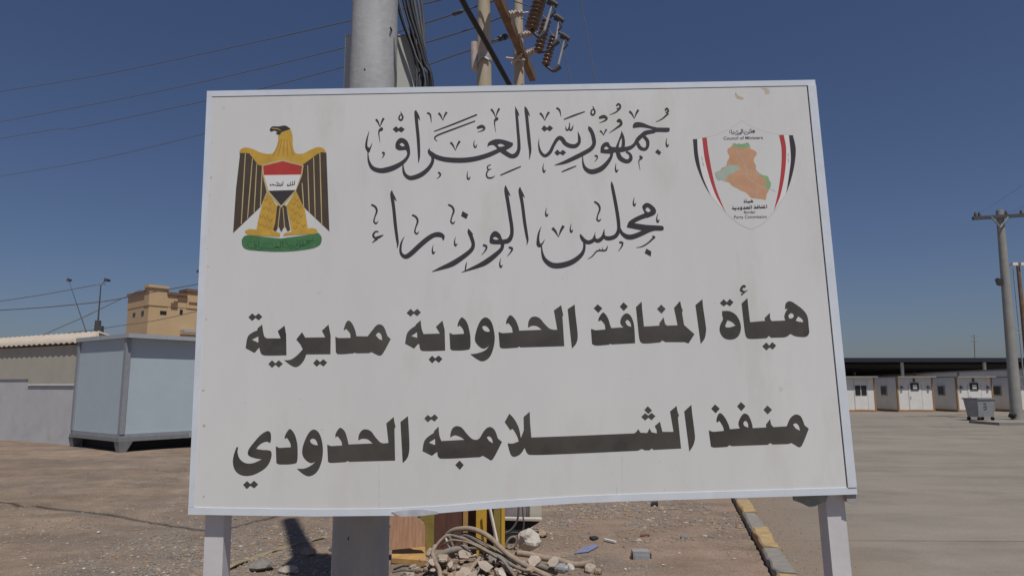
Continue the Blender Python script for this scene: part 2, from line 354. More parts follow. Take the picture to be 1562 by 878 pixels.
# kerb blocks: alternately yellow and bare, in one run (setting)
g = MB(); s = (gnd(1180, 847) - KA).dot(KD); LB = 0.97
for i in range(-6, 60):
    a = s + i * LB; b = a + LB - 0.018; col = 1 if i % 2 == 0 else 0
    j = random.uniform(-0.012, 0.012); jz = random.uniform(-0.008, 0.008); ch = 0.018
    prof = [(-0.085, -0.12), (-0.085, 0.085 + jz - ch), (-0.085 + ch, 0.085 + jz), (0.085 - ch, 0.085 + jz), (0.085, 0.085 + jz - ch), (0.085, -0.12)]
    nseg = 8; rings = []
    for q in range(nseg + 1):
        t = a + (b - a) * q / nseg; ring = []
        for (u, z) in prof:
            nn = 0.017 * noise.noise(Vector((t * 5, u * 20, z * 20 + i)))
            ring.append(KA + KD * t + KN * (u + j + nn) + Vector((0, 0, z + nn * (1 if z > 0 else 0))))
        rings.append(ring)
    n = len(prof); vv = [v for r_ in rings for v in r_]
    ff = [(q*n+k, q*n+(k+1) % n, (q+1)*n+(k+1) % n, (q+1)*n+k) for q in range(nseg) for k in range(n)] + [tuple(range(n))[::-1], tuple(range(nseg*n, nseg*n+n))]
    g.add(vv, ff, mi=col)
tag(g.build('kerb', [M['kerb_grey'], M['kerb_yellow']]), kind='structure')

# ---------------------------------------------------------------- the sign
SU = Vector((0.99950, 0.0162, 0.0267)).normalized()
SV = Vector((-0.0326, 0.0159, 0.9993)); SV = (SV - SU * SV.dot(SU)).normalized()
SN = SV.cross(SU).normalized()                 # towards the back (away from the camera)
TL = Vector((-1.491, 3.198, 3.075))
if SN.y < 0: SN = -SN
SW, SH = 3.0, 1.991
SO = TL + SU * SW / 2 - SV * SH; base_t = SO.z / SV.z
SB = SO - SV * base_t                          # foot of the sign on the ground
sign = empty('border_sign', SB, 'big white two-post signboard with black Arabic lettering, an eagle emblem and a shield emblem', 'signboard')
def S(u, v, d=0.0): return SB + SU * u + SV * v + SN * d     # u across from the middle, v up from the ground, d backwards
B0, B1 = base_t, base_t + SH
def art(px, py, lift=0.0):                     # where a mark of the sign lies on its face
    d = ray(px, py); t = (TL - EYEV).dot(SN) / d.dot(SN)
    return EYEV + d * t - SN * lift
def loc(px, py):
    q = art(px, py) - SB; return q.dot(SU), q.dot(SV)
def sbox(mb, u0, u1, v0, v1, d0, d1, mi=0):
    return mb.prism([S(u0, v0, d0), S(u1, v0, d0), S(u1, v0, d1), S(u0, v0, d1)], [S(u0, v1, d0), S(u1, v1, d0), S(u1, v1, d1), S(u0, v1, d1)], mi)
H2 = SW / 2
SAG = [(loc(x, 780)[0], d_) for x, d_ in ((291, 0), (350, .008), (480, .024), (600, .031), (668, .027), (760, .013), (880, .002), (960, 0), (1311, 0))]
def sag(u):
    for (a, p), (b, q) in zip(SAG, SAG[1:]):
        if u <= b: t = max(0, (u - a) / (b - a)); t = t * t * (3 - 2 * t) if False else t; return p + (q - p) * t
    return 0.0
g = MB(); sbox(g, -H2 + 0.020, H2 - 0.034, B0 + 0.022, B1 - 0.02, 0.004, 0.036); g.build('backing', M['gap'], sign)
g = MB()
sbox(g, -H2, -H2 + 0.026, B0 + 0.031, B1 - 0.029, -0.002, 0.040)
sbox(g, H2 - 0.040, H2, B0 + 0.031, B1 - 0.029, -0.006, 0.040)
sbox(g, -H2, H2, B1 - 0.029, B1, -0.0022, 0.042)
NB = 60; us = [-H2 + SW * i / NB for i in range(NB + 1)]
g.add([S(u, v - sag(u), d_) for u in us for v, d_ in ((B0, -.003), (B0 + .0305, -.003), (B0 + .0305, .042), (B0, .042))], [(4*i+k, 4*i+(k+1) % 4, 4*i+4+(k+1) % 4, 4*i+4+k) for i in range(NB) for k in range(4)] + [(0, 1, 2, 3), (4*NB+3, 4*NB+2, 4*NB+1, 4*NB)])
g.build('frame', M['frame'], sign)
uL, vL = loc(321, 800); uR, vR = loc(1283, 775)
g = MB(); sbox(g, uL - 0.042, uL + 0.042, -0.4, B1 - 0.1, 0.044, 0.134); g.build('post', M['post'], sign)
uR += 0.0; g = MB(); sbox(g, uR - 0.046, uR + 0.040, -0.4, B1 - 0.1, 0.044, 0.134); g.build('post', M['post'], sign)
# torn sheet hanging behind the lower right edge, and a corner lug
def spoly(mb, pts, d0, d1):
    q = [loc(*p) for p in pts]; return mb.prism([S(a, b, d0) for a, b in q], [S(a, b, d1) for a, b in q])
g = MB(); spoly(g, [(1212, 752), (1214, 764), (1226, 768), (1234, 772), (1240, 775), (1248, 772), (1252, 769), (1263, 766), (1268, 752)], 0.020, 0.030); tag(g.build('torn_plate', mat('torn_plate', (0.26, 0.27, 0.24), 0.8, 0.2, 20), sign), 'torn grey green sheet hanging under the lower right edge')
g = MB(); spoly(g, [(1292, 752), (1293, 765), (1302, 769), (1309, 770), (1312, 752)], 0.006, 0.03); g.build('corner_lug', mat('corner_lug', (0.35, 0.33, 0.32), 0.7, 0.2, 20), sign)
M['trim'] = mat('trim_dull', (0.52, 0.54, 0.57), 0.5, 0.15, 20)
g = MB(); spoly(g, [(597, 780), (618, 777), (645, 776), (668, 779), (668, 783), (640, 786), (612, 787)], -0.006, -0.0045); tag(g.build('loose_trim', M['trim'], sign), 'bent strip of trim peeling off the lower edge')

# --- lettering -------------------------------------------------------------
LIFT = [0.0006]
def outline(pts):                              # (x, y) corner, (x, y, 1) smooth; closed
    n = len(pts); out = []
    def tan(i):
        p, q = pts[i-1], pts[(i+1) % n]
        return ((q[0]-p[0]) / 2, (q[1]-p[1]) / 2)
    for i in range(n):
        a, b = pts[i], pts[(i+1) % n]; out.append((a[0], a[1]))
        sa, sb = len(a) > 2, len(b) > 2
        if not (sa or sb): continue
        d = (b[0]-a[0], b[1]-a[1]); L = math.hypot(*d)
        def scaled(t):
            m = math.hypot(*t); k = L / m if m > 1e-6 else 0; return (t[0]*k, t[1]*k)
        ta = scaled(tan(i)) if sa else d; tb = scaled(tan((i+1) % n)) if sb else d
        for k in range(1, 6):
            t = k / 6; h1 = 2*t**3-3*t*t+1; h2 = t**3-2*t*t+t; h3 = -2*t**3+3*t*t; h4 = t**3-t*t
            out.append((h1*a[0]+h2*ta[0]+h3*b[0]+h4*tb[0], h1*a[1]+h2*ta[1]+h3*b[1]+h4*tb[1]))
    return out
class Ink:
    """flat marks on the sign face, drawn in the units of one enlarged view"""
    def __init__(s, x0, y0, k): s.x0, s.y0, s.k = x0, y0, k; s.mi = 0; s.raw = []
    def view(s, x0, y0, k): s.x0, s.y0, s.k = x0, y0, k; return s
    def put(s, pts2, faces):
        s.raw.append(([(s.x0 + x / s.k, s.y0 + y / s.k) for x, y in pts2], faces, s.mi)); return s
    def fill(s, outer, *holes):
        loops = [outline(outer)] + [outline(h) for h in holes]
        tri = tessellate_polygon([[Vector((x, y, 0)) for x, y in l] for l in loops])
        return s.put([p for l in loops for p in l], [tuple(t) for t in tri])
    def pen(s, *pts, n=6):
        c = catmull(pts, n); L = []; m = len(c)
        for i, (x, y, wd) in enumerate(c):
            a, b = c[max(i-1, 0)], c[min(i+1, m-1)]; dx, dy = b[0]-a[0], b[1]-a[1]; q = math.hypot(dx, dy) or 1
            nx_, ny_ = -dy/q, dx/q; hw = max(wd, 1.5) / 2; L += [(x+nx_*hw, y+ny_*hw), (x-nx_*hw, y-ny_*hw)]
        return s.put(L, [(2*i, 2*i+1, 2*i+3, 2*i+2) for i in range(m-1)])
    def vee(s, a, b, c, w=20):
        s.pen((a[0], a[1], w), ((a[0]+b[0])/2+2, (a[1]*.6+b[1]*.4), w*.75), (b[0], b[1], 3)); return s.pen((b[0], b[1], 3), ((c[0]+b[0])/2-2, (c[1]*.55+b[1]*.45), w*.7), (c[0], c[1], w))
    def two(s, *p): return s.fill(p)
    def mark(s, mi): s.mi = mi; return s
    def build(s, name, m, parent, tf=None, lift=None, step=0.000008):
        mb = MB()
        for pts, fs, mi in s.raw:
            if lift is None: LIFT[0] += step; lf = LIFT[0]
            else: lift += 0.000004; lf = lift
            q = [tf(*p) if tf else p for p in pts]
            mb.add([art(x, y, lf) for x, y in q], fs, mi=mi)
        return mb.build(name, m, parent)

# line 3: the bold line
k3 = Ink(360, 440, 6.0077)
k3.fill([(113,262),(148,226),(178,250),(208,226),(242,257),(210,290),(178,268),(148,295)])
k3.fill([(240,328),(250,400),(262,440,1),(285,455),(410,455),(382,388),(445,338),(460,420),(463,610),(270,612,1),(235,600,1),(217,560),(215,540),(205,548),(170,588),(88,545),(108,440,1),(150,402,1),(195,382),(198,362)], [(145,467),(205,437),(205,494)])
k3.fill([(296,690),(330,655),(362,683),(392,655),(430,687),(393,722),(362,697),(330,724)])
k3.fill([(605,398),(635,448),(818,445),(787,385),(848,328),(868,430),(866,600),(645,602),(620,660,1),(580,705,1),(545,718,1),(500,700,1),(440,655),(500,650,1),(560,610,1),(612,555),(590,510),(552,465)])
k3.fill([(707,682),(740,645),(770,672),(800,645),(836,675),(802,712),(770,688),(740,714)])
k3.fill([(1032,292,1),(1065,320,1),(1095,390,1),(1103,435),(1205,437),(1250,380,1),(1285,338,1),(1320,327,1),(1355,350,1),(1388,433),(1418,462),(1345,595,1),(1320,613,1),(1290,605),(1240,580),(1220,590),(1102,592),(1090,584),(1075,592),(935,600,1),(915,582),(910,440),(940,452),(1050,450),(1045,410,1),(1010,368),(988,383),(990,362,1),(1010,310,1)], [(1280,425),(1305,402,1),(1330,420,1),(1340,472),(1310,460)])
dir_raw = len(k3.raw)
k3.view(600, 430, 5.2067)
k3.fill([(105,245),(137,212),(162,236),(190,212),(219,240),(190,270),(162,250),(137,273)])
k3.fill([(217,303),(225,370,1),(240,412),(370,408),(338,355),(390,305),(408,380),(412,543),(240,547,1),(215,535,1),(205,490),(195,492),(165,527),(93,488),(108,410,1),(135,375,1),(175,347),(180,335)], [(142,428),(188,397),(190,442)])
k3.fill([(280,613),(308,583),(332,605),(360,582),(390,608),(362,640),(334,618),(308,644)])
k3.fill([(547,280,1),(585,320,1),(605,390,1),(612,430),(612,510,1),(598,535,1),(470,542,1),(452,530),(445,402),(475,415),(562,410),(553,375,1),(527,343),(510,357),(512,330,1),(528,295,1)])
k3.fill([(732,280,1),(775,310,1),(800,390,1),(805,460,1),(790,540,1),(760,600,1),(710,628,1),(665,612,1),(610,572),(665,565,1),(730,540,1),(765,500),(740,520,1),(710,527,1),(670,500,1),(648,460,1),(655,400,1),(690,310,1)], [(705,352),(730,347,1),(755,365,1),(768,392),(740,393,1),(715,378,1)])
k3.fill([(932,263,1),(970,300,1),(995,360,1),(1000,385),(1180,378),(1140,350,1),(1100,347,1),(1070,362),(1072,320,1),(1090,285,1),(1120,273,1),(1160,285,1),(1200,330,1),(1240,368,1),(1270,378),(1302,378),(1275,225),(1333,183),(1340,220),(1350,262),(1343,270),(1358,508),(1010,518),(998,510),(985,520),(865,526,1),(845,515),(835,395),(865,405),(948,400),(940,360,1),(913,325),(895,335),(897,310,1),(912,278,1)])
k3.fill([(1384,215),(1440,178),(1445,240),(1463,400,1),(1463,450,1),(1450,490,1),(1418,527)])
k3.view(880, 420, 4.2216)
k3.fill([(108,211),(134,185),(164,211),(138,240)]); k3.fill([(276,200),(300,172),(328,199),(302,228)])
k3.fill([(172,238,1),(200,275,1),(215,322),(222,338),(300,333),(283,315,1),(280,290,1),(295,258,1),(322,243,1),(350,265,1),(368,320,1),(375,435),(225,443),(215,438),(205,445),(120,450,1),(97,440),(90,343),(120,352),(183,347),(178,315,1),(155,287),(137,295),(140,275,1),(157,247,1)], [(312,297),(325,285,1),(345,305,1),(350,330),(325,320,1)])
k3.fill([(380,203),(417,168),(420,215),(432,328),(532,322),(530,308),(558,268),(568,312),(580,322),(648,320),(625,208),(665,163),(672,200),(682,225),(677,238),(690,318),(757,377),(718,437),(695,428),(570,428),(550,417),(535,430),(430,437,1),(408,425,1),(398,385)])
k3.fill([(515,215),(543,187),(571,215),(545,245)])
k3.fill([(763,190),(808,152),(812,200),(832,340,1),(830,370,1),(822,405,1),(797,440)])
k3.fill([(920,178),(945,152),(965,172),(985,150),(1008,172),(985,198),(965,184),(945,198)])
k3.fill([(935,228),(985,230,1),(1030,260,1),(1055,320,1),(1050,370,1),(1025,402,1),(985,412,1),(945,400,1),(920,360,1),(922,320,1),(940,280,1),(935,255,1)], [(970,287),(1000,300,1),(1022,322),(985,333,1),(957,330,1),(960,310,1)])
k3.fill([(1075,60,1),(1090,68),(1082,80),(1070,78),(1065,92),(1080,100),(1103,92),(1060,130),(1055,118),(1070,112),(1050,100,1),(1050,85,1),(1060,68,1)])
k3.fill([(1060,180),(1098,145),(1103,200),(1115,300),(1213,291),(1207,275),(1242,240),(1245,280),(1255,293),(1342,289),(1335,265,1),(1342,238,1),(1358,212),(1340,217),(1345,180,1),(1370,165,1),(1410,185,1),(1460,225,1),(1485,265,1),(1493,330),(1495,370,1),(1478,392,1),(1440,395,1),(1400,388,1),(1375,375),(1350,393,1),(1330,398),(1250,400),(1237,388),(1220,403),(1110,407,1),(1090,395,1),(1080,360)], [(1362,255),(1378,242,1),(1395,252,1),(1392,270,1),(1368,275,1)], [(1425,262),(1450,280,1),(1458,300),(1430,297),(1408,290)])
k3.fill([(1193,455),(1220,430),(1238,450),(1258,428),(1283,450),(1262,475),(1240,462),(1220,481)])
LIFT[0] = 0.0004; k3.build('lettering', M['letter'], sign)
# line 4
k4 = Ink(340, 610, 5.2067)
k4.fill([(160,670),(192,640),(218,664),(248,637),(280,667),(250,698),(218,678),(190,704)])
k4.fill([(380,330),(372,338),(350,328,1),(310,340,1),(280,365,1),(265,385),(310,393,1),(365,397,1),(385,410,1),(383,460,1),(350,525,1),(290,570,1),(220,597,1),(150,595,1),(100,560,1),(80,500,1),(85,440,1),(108,372),(122,372),(117,415,1),(135,465,1),(180,498,1),(240,498,1),(310,468),(260,460,1),(215,445,1),(198,425,1),(205,390,1),(250,330,1),(300,275,1),(350,245,1),(375,252,1),(383,290,1)])
k4.fill([(535,228,1),(570,270,1),(590,340,1),(594,385),(592,470,1),(578,500,1),(450,509,1),(425,498),(420,365),(450,378),(540,372),(535,340,1),(510,298),(490,307),(493,282,1),(515,242,1)])
k4.fill([(725,232,1),(765,262,1),(790,340,1),(794,420,1),(780,500,1),(745,570,1),(690,602,1),(645,590,1),(587,543),(650,540,1),(710,510,1),(752,465),(730,488,1),(695,497,1),(650,465,1),(630,420,1),(640,350,1),(685,255,1)], [(692,315),(715,303,1),(740,318,1),(755,357),(725,352,1),(700,337,1)])
k4.fill([(935,218,1),(970,250,1),(992,320,1),(998,350),(1190,342),(1150,310,1),(1105,305,1),(1075,318),(1080,275,1),(1105,238,1),(1135,230,1),(1175,245,1),(1210,290,1),(1250,333,1),(1275,342),(1315,338),(1298,183),(1357,132),(1362,170),(1372,212),(1363,222),(1368,478),(1005,488),(990,481),(975,490),(855,496,1),(835,488),(828,352),(860,363),(948,358),(940,325,1),(912,285),(893,295),(895,268,1),(915,232,1)])
k4.fill([(1410,172),(1470,125),(1475,200),(1482,370,1),(1475,430,1),(1460,465,1),(1428,498)])
k4.view(630, 600, 5.2067)
k4.fill([(90,197),(117,168),(143,187),(172,163),(200,190),(172,220),(145,203),(117,226)])
k4.fill([(203,260),(210,330,1),(225,375),(410,365),(370,340,1),(330,330,1),(295,347),(300,305,1),(320,268,1),(350,257,1),(385,268,1),(430,320,1),(470,358,1),(505,365,1),(530,350,1),(560,300,1),(590,270,1),(620,265,1),(650,290,1),(675,355),(707,382),(640,510,1),(620,528,1),(595,515),(555,492),(530,503),(225,515,1),(200,500,1),(192,462),(183,467),(150,492),(75,455),(88,380,1),(115,345,1),(165,310),(168,295)], [(125,388),(175,357),(176,407)], [(585,345),(605,338,1),(625,355,1),(635,393),(605,375)])
k4.fill([(335,565),(370,530),(403,565),(372,603)])
E5, F5 = (lambda x, y, *s: (630 + x / 5.2067, 600 + y / 5.2067, *s)), (lambda x, y, *s: (920 + x / 4.7333, 590 + y / 4.7333, *s))
k4.view(0, 0, 1.0)
k4.fill([E5(765,158),E5(800,195,1),E5(838,265,1),E5(857,350),E5(880,290),E5(878,185),E5(927,142),E5(930,230),E5(940,347),E5(1240,336),F5(225,333),F5(240,322),F5(253,302),F5(270,328),F5(318,330),F5(335,297),F5(350,325),F5(388,333),F5(385,305),F5(372,282),F5(410,248),F5(428,322),F5(508,322),F5(483,175),F5(530,135),F5(537,175),F5(548,205),F5(540,218),F5(563,442),F5(365,452),F5(350,442),F5(335,455),F5(300,455),F5(280,445),F5(250,458),F5(0,470),E5(1240,477),E5(930,485,1),E5(905,470,1),E5(887,430),E5(850,480,1),E5(800,500,1),E5(775,480,1),E5(750,393),E5(790,395,1),E5(840,378),E5(828,340,1),E5(800,290,1),E5(788,278),E5(773,290),E5(728,225)])
k4.view(920, 590, 4.7333)
k4.fill([(322,137),(353,168),(326,193),(297,165)])
k4.fill([(275,215),(303,187),(326,205),(348,185),(378,208),(350,238),(326,220),(303,240)])
k4.fill([(585,175),(637,127),(642,180),(663,350,1),(662,380,1),(650,420,1),(622,465)])
for d in ([(780,155),(808,124),(842,155),(812,188)], [(967,138),(995,107),(1028,138),(997,172)], [(1157,163),(1186,132),(1219,163),(1188,196)]): k4.fill(d)
k4.fill([(848,187,1),(880,220,1),(908,275),(915,303),(988,297),(978,275,1),(978,250,1),(1000,205,1),(1022,190,1),(1050,205,1),(1075,265,1),(1080,295),(1178,290),(1175,270),(1205,230),(1213,270),(1230,288),(1325,282),(1350,225,1),(1380,200,1),(1405,198,1),(1430,215,1),(1455,275),(1485,300),(1435,420,1),(1415,433,1),(1390,420),(1360,402),(1335,410),(1225,413),(1205,402),(1190,415),(930,425),(912,418),(895,430),(800,435,1),(778,428),(762,312),(795,322),(872,315),(865,285,1),(840,243),(820,255),(818,232,1),(832,195,1)], [(1015,250),(1030,243,1),(1045,262,1),(1048,292),(1020,280),(1012,265)], [(1370,270),(1390,260,1),(1410,275,1),(1422,314),(1390,297)])
LIFT[0] = 0.0004; k4.build('lettering', M['letter'], sign)
# line 1: calligraphic script
k1 = Ink(540, 140, 5.8538)
k1.fill([(370,505),(372,460,1),(400,420,1),(432,413,1),(475,440,1),(498,500,1),(497,545),(460,520),(400,523,1)], [(405,470),(430,458,1),(455,482),(430,488,1)])
k1.pen((478,500,40),(487,560,26),(450,618,32),(380,666,44),(300,696,50),(230,704,44),(165,680,36),(132,620,20),(124,545,8))
k1.pen((125,548,6),(128,520,36),(110,490,22),(115,430,16),(135,352,3)); k1.pen((125,530,24),(148,497,12),(162,458,3))
k1.pen((550,165,3),(552,190,28),(562,300,29),(572,400,29),(578,500,26),(580,580,20),(575,637,3)); k1.pen((553,185,24),(574,222,20),(590,258,2))
k1.pen((1440,130,2),(1448,180,20),(1456,250,25),(1464,350,26),(1472,450,28),(1470,520,32),(1445,565,40),(1405,575,40),(1360,552,42),(1310,518,42))
k1.pen((1445,150,10),(1462,190,16),(1475,220,2))
k1.fill([(1190,495),(1200,455,1),(1260,425,1),(1330,428,1),(1420,457),(1415,485,1),(1350,527),(1300,540),(1250,480,1),(1210,480,1)], [(1280,475),(1310,465,1),(1350,482),(1300,492,1)])
k1.pen((1330,508,30),(1280,530,38),(1200,565,42),(1100,595,44),(1000,610,46),(900,612,46),(800,602,44),(730,580,42),(690,555,42),(670,530,25),(675,505,3))
k1.pen((698,570,24),(702,620,28),(670,680,34),(600,740,42),(510,770,40),(460,745,30),(441,700,20),(437,640,8))
k1.pen((715,355,10),(905,283,15),(1098,205,14)); k1.pen((745,445,4),(722,420,12),(745,390,15),(900,330,15),(1082,262,12))
k1.vee((755,190),(793,258),(828,182)); k1.vee((862,452),(905,525),(945,440)); k1.vee((196,246),(232,318),(266,236)); k1.vee((1224,156),(1265,232),(1297,150))
k1.pen((250,318,10),(245,335,30),(222,360,13),(232,455,3)); k1.pen((1280,228,10),(1275,242,30),(1255,270,13),(1265,362,3))
k1.pen((652,190,16),(680,205,16),(692,275,4))
k1.pen((415,178,4),(432,215,15),(435,235,15),(420,255,17),(402,240,15),(410,212,12),(425,205,10))
k1.fill([(345,335),(375,308),(398,328),(420,311),(454,335),(425,364),(400,350),(375,364)])
k1.pen((250,545,18),(268,548,17),(265,570,11),(248,594,3)); k1.pen((752,718,17),(770,735,17),(765,755,11),(738,778,3))
k1.pen((1075,430,3),(1070,470,11),(1078,495,15),(1092,490,11),(1097,465,3)); k1.pen((1015,708,3),(1010,750,11),(1018,780,15),(1032,772,11),(1038,755,3))
k1.pen((1098,325,20),(1140,310,30),(1165,325,19),(1150,345,13),(1103,362,3))
k1.pen((1222,650,8),(1192,668,11),(1200,695,13),(1228,688,4)); k1.pen((1200,695,11),(1182,735,13),(1195,766,15),(1230,768,13),(1260,750,3))
k1.pen((1306,746,10),(1400,705,14),(1490,667,10))
k1.view(780, 140, 5.8538)
k1.pen((120,130,3),(130,165,27),(140,250,28),(150,350,29),(160,450,29),(168,530,22),(160,606,3)); k1.pen((130,150,18),(150,190,16),(166,222,2))
k1.pen((247,420,3),(245,480,13),(262,540,24),(300,572,28),(345,540,30),(375,480,28),(405,430,30),(430,412,36),(455,425,38),(480,460,38),(520,482,38),(570,485,36),(604,455,28),(606,410,24),(593,355,3))
k1.fill([(268,330),(292,300),(318,322),(343,300),(373,325),(345,353),(318,338),(295,356)]); k1.fill([(384,545),(410,516),(435,540),(460,518),(489,542),(462,569),(435,553),(410,571)])
k1.pen((688,308,3),(700,330,32),(722,370,34),(735,420,36),(738,465,34),(710,510,36),(640,552,38),(560,592,38),(470,632,28),(385,656,4))
k1.fill([(795,545),(800,490,1),(830,455,1),(865,452,1),(890,488,1),(940,495),(915,545,1),(850,552,1)], [(825,510),(845,488,1),(872,506),(850,516,1)])
k1.pen((890,520,34),(894,570,26),(860,630,34),(800,688,44),(720,714,44),(665,690,34),(641,640,18),(635,570,6))
k1.pen((880,522,40),(930,520,46),(1000,515,42),(1060,500,34),(1100,470,28),(1130,425,36),(1165,392,36),(1210,368,32),(1280,356,28))
k1.pen((985,350,3),(983,390,20),(962,440,16),(945,495,26)); k1.pen((985,355,5),(998,410,24),(1000,470,30),(988,525,34))
k1.pen((945,520,34),(970,590,42),(1030,622,36),(1065,600,34),(1060,560,24),(1025,535,18))
k1.pen((1118,440,25),(1148,498,32),(1190,514,28),(1215,488,28),(1215,440,32),(1185,402,28),(1165,390,20))
k1.fill([(1085,325),(1085,300,1),(1105,275,1),(1160,275,1),(1240,305,1),(1300,320),(1413,322),(1413,348,1),(1395,360,1),(1300,360,1),(1240,372,1),(1180,396),(1150,380),(1190,350,1),(1270,337),(1200,322,1),(1150,318,1)])
k1.fill([(1283,540),(1305,513),(1338,540),(1322,566)])
k1.vee((256,190),(298,258),(336,182)); k1.pen((402,145,16),(430,165,16),(444,222,3)); k1.pen((468,248,9),(560,212,15),(656,178,9))
k1.pen((485,308,3),(490,338,13),(506,340,13),(516,305,3)); k1.pen((516,305,3),(522,340,15),(540,335,15),(553,298,4)); k1.pen((520,278,9),(520,320,9))
k1.pen((725,128,4),(742,165,15),(745,190,15),(728,208,17),(712,195,15),(718,165,12),(735,158,10))
k1.pen((783,235,20),(825,222,30),(852,238,19),(835,258,13),(786,278,3))
k1.pen((938,128,14),(955,110,17),(972,125,17),(966,150,19),(940,150,10)); k1.pen((968,152,14),(930,185,11),(876,206,3))
k1.pen((945,270,20),(965,255,28),(980,290,24),(930,330,13),(873,369,3))
k1.vee((792,348),(824,390),(850,335),16); k1.vee((1054,174),(1098,240),(1134,162))
k1.pen((1372,168,14),(1388,150,17),(1402,175,15),(1376,186,10)); k1.pen((1402,192,18),(1350,240,11),(1288,271,3))
for a in ((1388,412),(288,640),(935,637)): k1.pen((a[0],a[1],3),(a[0]-6,a[1]+42,11),(a[0]+3,a[1]+76,17),(a[0]+20,a[1]+55,3))
k1.pen((743,572,15),(765,575,15),(765,597,9),(742,625,3)); k1.pen((1143,575,16),(1164,590,20),(1138,620,9),(1150,702,3)); k1.pen((450,715,9),(510,690,13),(580,662,8))
LIFT[0] = 0.0004; k1.build('lettering', M['script'], sign)
# line 2
k2 = Ink(550, 280, 5.8538)
k2.pen((160,430,14),(132,430,15),(113,460,19),(130,485,21),(170,475,23),(205,457,5)); k2.pen((150,490,24),(104,528,6))
def tall(k, x, y, dx, ln, w=29):
    k.pen((x,y,3),(x-1,y+38,w),(x+dx*.3,y+ln*.3,w),(x+dx*.6,y+ln*.6,w),(x+dx*.92,y+ln*.85,w*.85),(x+dx,y+ln*.92,w*.6),(x+dx*.88,y+ln,3)); k.pen((x+2,y+34,24),(x+22,y+68,20),(x+42,y+98,2))
tall(k2, 280, 60, 52, 520); tall(k2, 1425, 30, 66, 520)
k2.pen((390,475,4),(361,540,18),(360,618,24),(400,652,40),(450,625,44),(520,560,44),(590,500,44),(650,462,42),(700,455,46),(735,472,34),(738,507,8))
k2.pen((963,403,3),(970,430,32),(990,480,34),(1006,540,32),(990,590,36),(920,650,42),(820,715,48),(720,755,30),(638,786,5)); k2.pen((970,425,16),(990,440,13),(1005,455,2))
k2.fill([(910,245),(962,275),(945,316),(897,290)])
k2.fill([(1150,520),(1160,460,1),(1200,423,1),(1245,450,1),(1270,500,1),(1300,492),(1290,535,1),(1230,542,1),(1165,537,1)], [(1180,490),(1200,475,1),(1237,496),(1205,501,1)])
k2.pen((1268,520,32),(1260,580,32),(1200,640,42),(1120,700,48),(1050,735,36),(960,770,18),(900,793,4))
k2.pen((1295,15,3),(1298,60,31),(1318,180,32),(1335,290,32),(1350,390,32),(1348,460,34),(1320,508,42),(1270,520,40),(1230,520,30)); k2.pen((1298,50,24),(1320,85,19),(1340,112,2))
for a, b in ((95,188),(460,280),(782,188)): k2.pen((a,b,16),(a+34,b+18,19),(a+50,b+56,18),(a+32,b+112,12),(a+25,b+150,15),(a+44,b+168,15),(a+63,b+145,3))
for a in ((650,545),(848,475),(1252,667)): k2.pen((a[0],a[1],3),(a[0]-9,a[1]+44,12),(a[0]-1,a[1]+78,18),(a[0]+18,a[1]+58,3))
k2.pen((948,700,4),(940,735,13),(935,775,10))
k2.pen((1092,550,20),(1122,558,20),(1118,590,14),(1080,640,3)); k2.pen((1322,570,20),(1352,578,21),(1345,605,14),(1308,651,3))
k2.view(780, 280, 5.8538)
k2.pen((893,-20,3),(900,20,25),(920,120,30),(940,230,31),(955,330,31),(958,410,31),(935,463,36),(890,486,38),(845,485,36),(822,455,18),(832,403,3))
k2.pen((828,420,10),(815,478,30),(775,510,36),(740,495,30),(740,470,10),(752,430,3)); k2.pen((745,460,12),(733,503,32),(690,524,36),(650,508,36),(625,475,27),(614,448,3))
k2.pen((650,510,20),(650,580,25),(620,640,36),(540,700,46),(440,730,50),(360,726,48),(300,680,36),(276,620,20),(270,560,10))
k2.pen((272,562,10),(245,548,36),(238,500,24),(246,440,16),(266,385,3)); k2.pen((255,560,24),(280,530,12),(298,498,3))
k2.pen((960,390,24),(985,440,30),(1030,473,44),(1080,475,46),(1150,450,44),(1230,412,44),(1290,397,42),(1340,395,36))
k2.fill([(1030,385),(1050,340,1),(1110,300,1),(1200,260),(1212,302),(1150,325,1),(1095,352),(1200,368),(1340,376),(1358,385,1),(1355,415,1),(1290,420,1),(1200,425),(1035,392)])
k2.fill([(1170,200,1),(1210,172,1),(1265,200,1),(1292,240,1),(1280,275,1),(1212,307),(1180,285,1),(1190,260),(1175,230,1)], [(1195,235),(1215,212,1),(1247,241),(1220,255,1)])
k2.fill([(1205,580),(1250,605),(1245,650),(1190,620)])
k2.pen((1258,470,16),(1280,478,13),(1262,492,16),(1220,530,13),(1170,560,11),(1112,572,3))
k2.pen((740,160,16),(775,185,19),(790,225,17),(772,280,12),(765,320,15),(785,332,15),(802,313,3))
for a in ((315,215),(535,358),(1098,122),(1307,268)): k2.pen((a[0],a[1],3),(a[0]-9,a[1]+46,12),(a[0],a[1]+74,18),(a[0]+16,a[1]+50,3))
k2.vee((366,396),(420,478),(466,376),26); k2.pen((963,525,19),(992,528,17),(985,560,13),(955,605,3))
k2.pen((860,555,6),(845,592,15),(815,598,14),(790,596,14),(760,605,12),(720,650,9),(680,673,3)); k2.pen((815,568,3),(815,598,12)); k2.pen((790,575,3),(786,600,10))
LIFT[0] = 0.0004; k2.build('lettering', M['script'], sign)

